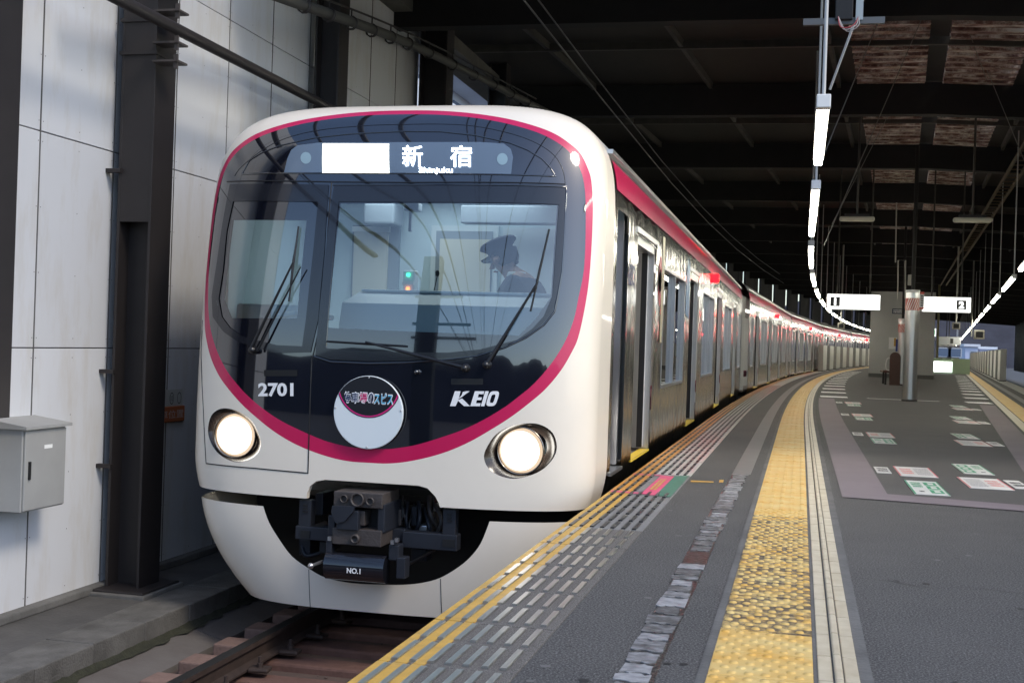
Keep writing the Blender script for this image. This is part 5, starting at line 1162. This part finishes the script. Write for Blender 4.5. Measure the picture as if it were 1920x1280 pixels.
# lit number signs
def numsign(x0, x1, y0, y1, Yq, n_, left, lab):
    a, b = onp(x0, y1, 1, Yq), onp(x1, y0, 1, Yq); w_, h_ = b[0] - a[0], b[2] - a[2]
    o = empty('platform_sign', ((a[0] + b[0]) / 2, Yq, a[2]), label=lab, cat='sign', group='lit platform number signs')
    MB().box(-w_ / 2, w_ / 2, 0, .16, 0, h_, .008).build('sign_case', mat('sign_case', (.5, .5, .48), .5), o); MB().box(-w_ / 2 + .02, w_ / 2 - .02, -.006, .002, .02, h_ - .02).build('lit_face', signw, o)
    cx_ = (-w_ / 2 + .2) if left else (w_ / 2 - .22); s_ = h_ * .29; MB().box(cx_ - s_, cx_ + s_, -.012, -.006, h_ / 2 - s_, h_ / 2 + s_).build('number_square', dkgrey, o); text_obj('number', n_, signw, o, lambda s, t: (cx_ + s * s_ * (1.05 if n_ == '2' else .42), -.014, h_ / 2 + t * s_ * 1.5), .05)
    for xx in (-w_ * .3, w_ * .3): MB().tube([(xx, .08, h_), (xx, .08, 5.3 - a[2])], .018, 8).build('hanger_rod', purl, o)
numsign(1549, 1652, 552, 580, 30, '1', True, 'lit white hanging sign to the left of the thick pillar'); numsign(1728, 1822, 557, 585, 30, '2', False, 'lit white hanging sign to the right of the thick pillar')
a = onp(1729, 547, 1, 26.6); rs = empty('hanging_tag', tuple(a), label='small upright red and white tag at the top of the thick pillar', cat='sign'); MB().box(-.045, .045, -.01, .01, -.36, 0).build('plate', white_paint, rs); MB().box(-.045, .045, -.013, -.009, -.05, 0).box(-.045, .045, -.013, -.009, -.36, -.32).build('red_edge', mat('band_red', (.5, .1, .1), .5), rs); bars_obj('lettering', 5, black, rs, lambda a, b: (a * .05, -.012, -.185 + b * .24))
# bench end, seat and armrest
g_ = gnd(1677, 722); be = empty('platform_bench', (g_[0], g_[1], 0), label='brown bench with a tall rounded end panel beside the pillars', cat='bench'); H_ = onp(1677, 660, 1, g_[1])[2]; r_ = .16
MB().prism([(r_ * math.cos(t), H_ - r_ + r_ * math.sin(t)) for t in np.linspace(0, math.pi, 12)] + [(-r_, 0), (r_, 0)], 1, 0, .09).build('end_panel', mat('bench_brown', (.075, .035, .025), .5), be)
MB().box(-.35, .1, .1, 1.6, .38, .45, .02).build('seat', mat('bench_brown', (.075, .035, .025), .5), be); MB().box(-.0, .1, .1, 1.6, .5, .85, .02).build('backrest', mat('bench_brown', (.075, .035, .025), .5), be); MB().tube(smooth_loop([(-.1, .09, .45), (-.26, .09, .5), (-.24, .09, .8), (-.1, .09, .85)], 5, False), .018, 8).build('armrest', white_paint, be)
for yy in (.3, 1.4): MB().box(-.28, -.22, yy, yy + .06, 0, .38).build('leg', steel_dark, be)
a = onp(1674, 640, 1, 44); po = empty('notice_board', (a[0], 44, a[2] - .16), label='pale notice with yellow and blue edge beside the bench', cat='notice'); MB().box(-.13, .13, 0, .03, -.1, .3).build('board', white_paint, po); MB().box(.1, .17, -.01, .0, -.18, .24).build('blue_edge', mat('blue_edge', (.01, .03, .2), .5), po); MB().box(.04, .1, -.01, .0, .0, .28).build('yellow_corner', yellow_paint, po)
# pipework rising from the enclosure
pw = empty('hanging_pipework', (onp(1680, 550, 1, 33)[0], 33, 2.4), label='pale bent pipework hanging above the platform signs', cat='pipework')
def q3(x, y, Y=33): p_ = onp(x, y, 1, Y); return (p_[0] - pw.location.x, 0, p_[2] - 2.4)
for pts in ([(1683, 560), (1684, 488), (1698, 488), (1697, 560)], [(1679, 492), (1681, 380)], [(1697, 490), (1698, 565)]): MB().tube([q3(*p_) for p_ in pts], .016, 8).build('conduit', mat('conduit_pale', (.45, .43, .38), .5), pw)
MB().box(q3(1707, 520)[0] - .06, q3(1707, 520)[0] + .06, -.05, .05, q3(1707, 535)[2], q3(1707, 515)[2], .01).build('loudspeaker', mat('conduit_pale', (.45, .43, .38), .5), pw)
# green cabinet with bright screen, exit sign, hanging monitors
g_ = gnd(1744, 699); w2 = gnd(1784, 697); gk = empty('display_cabinet', (g_[0], g_[1], 0), -HR * .5, label='pale green cabinet with a glowing white screen beside the enclosure', cat='cabinet'); W_ = (w2[0] - g_[0]); H_ = onp(1760, 671, 1, g_[1])[2]
MB().box(-.3, W_, 0, 1.5, 0, H_, .02).build('cabinet_body', mat('pale_green', (.42, .55, .38), .5), gk); MB().box(-.25, W_ * .55, -.02, -.004, .08, H_ * .78).build('screen', mat_emit('screen_white', (.9, 1, .9), 2.2), gk)
MB().tube([(.35, .3, H_), (.35, .3, 5.0)], .06, 8).build('post', mat('olive_post', (.16, .14, .06), .6), gk)
a = onp(1748, 623, 1, 58); ex = empty('exit_sign', (a[0], 58, a[2]), label='small lit green and white exit sign right of the enclosure', cat='sign'); MB().box(-.2, .16, -.02, .1, -.18, .18).build('sign_case', white_paint, ex); MB().box(-.19, .15, -.026, -.0205, -.17, .17).build('lit_face', mat_emit('exit_white', (.9, 1, .95), 1.5), ex); MB().add([(-.02, -.03, -.1), (.12, -.03, -.1), (.12, -.03, .1), (.06, -.03, .1), (.06, -.03, -.02), (-.02, -.03, -.02)], [tuple(range(6))]).build('green_mark', mat_emit('exit_green', (.02, .5, .15), 1.0), ex); MB().tube([(0, .05, .18), (0, .05, 2.5)], .02).build('hanger_rod', purl, ex)
for x, y, Yq, s_, lb in ((1793, 611, 46, 1, 'small square monitor on a rod below the right number sign'), (1836, 627, 55, 1.6, 'pale monitor on an L-shaped rod below the right lamps'), (1577, 611, 50, 1, 'pale monitor on a rod below the left line of lamps')):
    a = onp(x, y, 1, Yq); o = empty('hanging_monitor', tuple(a), label=lb, cat='monitor', group='hanging platform monitors'); MB().box(-.13 * s_, .13 * s_, -.05, .12, -.12 * s_, .12 * s_, .01).build('monitor_case', mat('monitor_case', (.4, .38, .32), .5), o); MB().box(-.09 * s_, .09 * s_, -.06, -.051, -.08 * s_, .08 * s_).build('monitor_screen', black, o); MB().tube([(-.3 * (s_ > 1), .05, -.1 * (s_ > 1)), (-.3 * (s_ > 1), .05, 5.2 - a[2])], .03, 8).build('hanger_rod', mat('conduit_pale', (.45, .43, .38), .5), o)
# half-height platform gates on both edges
gm = mat('gate_white', (.66, .66, .60), .45); gme = MB().box(-.11, .11, 0, 2.9, .03, 1.3, .02).mesh('gate_panel', gm); gfoot = MB().box(-.13, .13, -.05, 2.95, 0, .04).mesh('gate_foot', steel_dark); gtrim = MB().box(-.12, .12, -.06, .0, .03, 1.32, .01).mesh('gate_trim', mat('gate_trim', (.38, .38, .36), .4, metal=.5))
def gate(x, y, rz, lb, grp): o = empty('platform_gate', (x, y, 0), rz, label=lb, cat='gate', group=grp); inst('gate_panel', gme, o); inst('gate_foot', gfoot, o); inst('gate_trim', gtrim, o)
for k in range(14):
    y = 62.5 + 4.85 * k; gate(-.98 + cx(y), y, -ch(y), 'white half-height platform gate beside the far train cars' if k > 1 else ['nearest white platform gate beside the train', 'second nearest white platform gate beside the train'][k], 'gates on the track 1 edge')
for k in range(15):
    y = 53.5 + 4.85 * k; gate(xr(y) - .2, y, -HR, 'nearest white platform gate on the empty track side' if k == 0 else 'white platform gate in the row behind the nearest right one', 'gates on the track 2 edge')
# ================================================================== FAR RIGHT AND END OF THE STATION
fence = empty('track_fence', (xr(80) + 4.4, 80, -1.3), label='tall black ribbed screen wall beyond the empty track', cat='wall')
fm = mat('fence_black', (.012, .013, .017), .45)
k = 0; Y = 12.0
while Y < 140:
    x = xr(Y) + 4.45; o = MB().box(-.04, .04, .02, 1.98, -.35, 5.4).build('screen_panel', fm); o.parent = fence; o.location = (x - fence.location.x, Y - 80, 1.3); o.rotation_euler = (0, 0, -HR)
    o = MB().box(-.12, -.05, -.04, .04, -.35, 5.4).build('screen_post', fm); o.parent = fence; o.location = (x - fence.location.x, Y - 80, 1.3); o.rotation_euler = (0, 0, -HR); Y += 2.0
hm = mat('hill_wood', (.045, .045, .06), .95, noise=.5, nscale=.15, bump=.6, bscale=.6); mb = MB(); vs = []
for i in range(41):
    x = -90 + 260 * i / 40
    for j, (yy, z) in enumerate(((330, -2), (350, 12 + 5 * math.sin(i * .5)), (380, 20 + 6 * math.sin(i * .33 + 1) + random.uniform(-1, 1)))): vs.append((x, yy, z))
mb.add(vs, [(3 * i + j, 3 * i + j + 1, 3 * i + j + 4, 3 * i + j + 3) for i in range(40) for j in (0, 1)], True); mb.build('hills', hm, kind='structure')
def house_at(x0, x1, ytop, ybot, Yq, lb, col, roofc, wins):
    a, b = onp(x0, ybot, 1, Yq), onp(x1, ytop, 1, Yq); o = empty('house', (a[0], Yq, -1.6), label=lb, cat='house'); W_, H_ = b[0] - a[0], b[2] + 1.6
    MB().box(0, W_, 0, 10, 0, H_).build('wall', mat('hw%d' % x0, col, .7), o); MB().box(-.3, W_ + .3, -.4, 10.3, H_, H_ + .4).build('roof', mat('hr%d' % x0, roofc, .7), o)
    for (fx, fz, sx, sz) in wins: w_ = MB().box(fx * W_, fx * W_ + sx, -.06, .02, fz * H_, fz * H_ + sz).build('window', mat('house_frame', (.5, .52, .55), .5), o); MB().box(fx * W_ + .12, fx * W_ + sx - .12, -.09, -.061, fz * H_ + .12, fz * H_ + sz - .12).build('pane', bg_, w_)
house_at(1809, 1834, 650, 690, 210, 'pale blue house with one dark window beyond the right gates', (.50, .55, .72), (.7, .72, .8), ((.38, .55, 1.2, 1.2),)); house_at(1836, 1866, 655, 690, 215, 'long white-roofed building beside the pale blue house', (.42, .48, .66), (.75, .78, .85), ((.2, .5, 1.2, 1.0), (.6, .5, 1.2, 1.0)))
house_at(1752, 1800, 640, 690, 190, 'brown block at the far end of the platform under the signs', (.10, .085, .085), (.12, .1, .1), ((.1, .5, 2, 1.4), (.5, .5, 2, 1.4)))
for x0, x1, y0, y1, Yq, lb in ((1757, 1802, 632, 646, 95, 'white overhead sign board at the far platform end, upper one'), (1759, 1790, 641, 649, 105, 'white overhead sign board at the far platform end, lower one')):
    a, b = onp(x0, y1, 1, Yq), onp(x1, y0, 1, Yq); o = empty('overhead_sign', ((a[0] + b[0]) / 2, Yq, a[2]), label=lb, cat='sign'); w_ = (b[0] - a[0]) / 2; h_ = b[2] - a[2]; MB().box(-w_, w_, 0, .15, 0, h_).build('board', mat('board_lit', (.75, .77, .8), .5), o); MB().box(w_ * .1, w_ * .35, -.01, -.001, h_ * .2, h_ * .8).build('dark_symbol', dkgrey, o); MB().tube([(0, .07, h_), (0, .07, 5.3 - a[2])], .03).build('hanger_rod', purl, o)
# ================================================================== BEHIND THE CAMERA (seen mirrored in the windscreen)
um = mat('pole_concrete', (.02, .025, .022), .8); pg = empty('line_pole', (-5.6, -4.5, -1.6), label='dark line pole with wire arms mirrored in the windscreen', cat='pole')
MB().box(-.4, .4, -.3, .3, 0, 7.4, .03).build('pole_shaft', um, pg)
for z, l in ((4.4, 2.6), (4.9, 2.2), (5.9, 1.6)): MB().box(-.6, l, -.05, .05, z, z + .09).build('cross_arm', um, pg)
for k, (x, z) in enumerate(((-4.2, 4.6), (-2.6, 4.9), (-5.2, 5.3), (.4, 6.4), (-6.4, 5.0), (-3.2, 5.9), (-1.2, 5.3), (-7.4, 5.8), (-4.8, 6.8))):
    pts = [(x + .02 * Y, Y, z + .0016 * (Y + 14) ** 2 * .6 + .1 * k) for Y in range(-45, 13, 4)]
    tag(MB().tube(pts, .02 if k % 2 else .035, 6).build('line_cable', ow), ['lowest', 'second', 'third', 'fourth', 'outermost', 'thin inner', 'thin right-hand', 'thick far-left', 'highest'][k] + ' dark cable mirrored in the windscreen', 'cable', 'cables mirrored in the windscreen')

mb = MB(); vs = []
for i in range(61):
    x = -70 + 140 * i / 60; h = 6.6 + .5 * math.sin(i * .7) + random.uniform(-.35, .35)
    for yy, z in ((-42, -1.6), (-43, h * .6), (-45, h)): vs.append((x, yy + random.uniform(-.6, .6), z))
mb.add(vs, [(3 * i + j, 3 * i + j + 1, 3 * i + j + 4, 3 * i + j + 3) for i in range(60) for j in (0, 1)], True); mb.build('wooded_bank', hm, kind='structure')

mb = MB(); random.seed(11)
for i in range(350):
    Y = random.uniform(4.5, 9.6); X = XC + random.choice((random.uniform(-1.15, -.8), random.uniform(-.62, .62))); r = random.uniform(.006, .022); z = (-1.338 if X > XC - 1.16 else -1.25) + r * .5
    q = [(X + r * random.uniform(.7, 1.2) * a, Y + r * random.uniform(.7, 1.2) * b, z + r * random.uniform(.5, .9) * c) for a, b, c in ((1, 0, 0), (-1, 0, 0), (0, 1, 0), (0, -1, 0), (0, 0, 1), (0, 0, -1))]
    mb.add(q, [(0, 2, 4), (2, 1, 4), (1, 3, 4), (3, 0, 4), (2, 0, 5), (1, 2, 5), (3, 1, 5), (0, 3, 5)])
inv(mb.build('track_debris', rustbed, kind='stuff'), trk)

random.seed(5); gum = mat('gum_spot', (.012, .011, .011), .6); pale = mat('pale_spot', (.13, .125, .12), .7)
for m_, n_ in ((gum, 150), (pale, 60)):
    mb = MB()
    for i in range(n_):
        Y = 3.4 + 14 * random.random() ** 1.5; X = random.uniform(.3, 1.9 + .1 * Y) if random.random() < .7 else random.uniform(-.75, -.28); r = random.uniform(.006, .02)
        mb.add([(X + r * random.uniform(.7, 1.2) * math.cos(t), Y + r * random.uniform(.7, 1.2) * math.sin(t), .0015) for t in np.linspace(0, 6.28, 10)[:-1]], [tuple(range(9))])
    mb.build('gum_spots', m_, plat, kind='stuff')
def crack(p, n, st, ang):
    pts = [p]
    for i in range(n): ang += random.uniform(-.5, .5); pts.append((pts[-1][0] + st * math.cos(ang), pts[-1][1] + st * math.sin(ang)))
    vs = []
    for i, q in enumerate(pts): w_ = .0022 * (1 - abs(i / n - .5)); vs += [(q[0] - w_, q[1] - w_, .0012), (q[0] + w_, q[1] + w_, .0012)]
    MB().add(vs, [(2 * i, 2 * i + 1, 2 * i + 3, 2 * i + 2) for i in range(n)]).build('asphalt_crack', gum, plat)
for p_, n_, a_ in (((.5, 4.3), 26, .3), ((1.0, 5.2), 22, 1.2), ((.32, 6.4), 26, .1), ((-.7, 4.6), 14, 1.3), ((-.65, 7.2), 14, 1.5), ((.9, 7.4), 20, -.2)): crack(p_, n_, .05, a_)
# more pipework round the coupler
_o = set(bpy.data.objects)
for k in range(9):
    x0 = 735 + k * 10; y0_ = 935 + random.uniform(-8, 20); q0, q1, q2 = cq(x0, y0_, 8.05), cq(x0 + random.uniform(-10, 14), y0_ + 35, 7.95), cq(x0 + random.uniform(-20, 25), y0_ + random.uniform(60, 95), 8.05)
    MB().tube(smooth_loop([(q0[0], 8.05, q0[1]), (q1[0], 7.95, q1[1]), (q2[0], 8.05, q2[1])], 5, False), random.choice((.007, .011, .015)), 7).build('air_hose', random.choice((under, black, castm)), cpl)
for x0, y0_, x1, y1_, m_ in ((590, 925, 606, 965, under), (598, 1015, 612, 1036, under), (725, 930, 740, 975, under), (742, 955, 752, 985, castm), (770, 950, 782, 985, under), (800, 960, 812, 998, castm), (770, 1030, 800, 1050, under), (560, 1012, 582, 1040, under), (585, 985, 606, 1000, castm), (784, 985, 800, 1003, silver), (740, 968, 748, 974, silver), (812, 945, 818, 958, silver)): cbox('coupler_fitting', x0, y0_, x1, y1_, 7.98 + random.uniform(-.06, .1), 8.2, m_, .006)
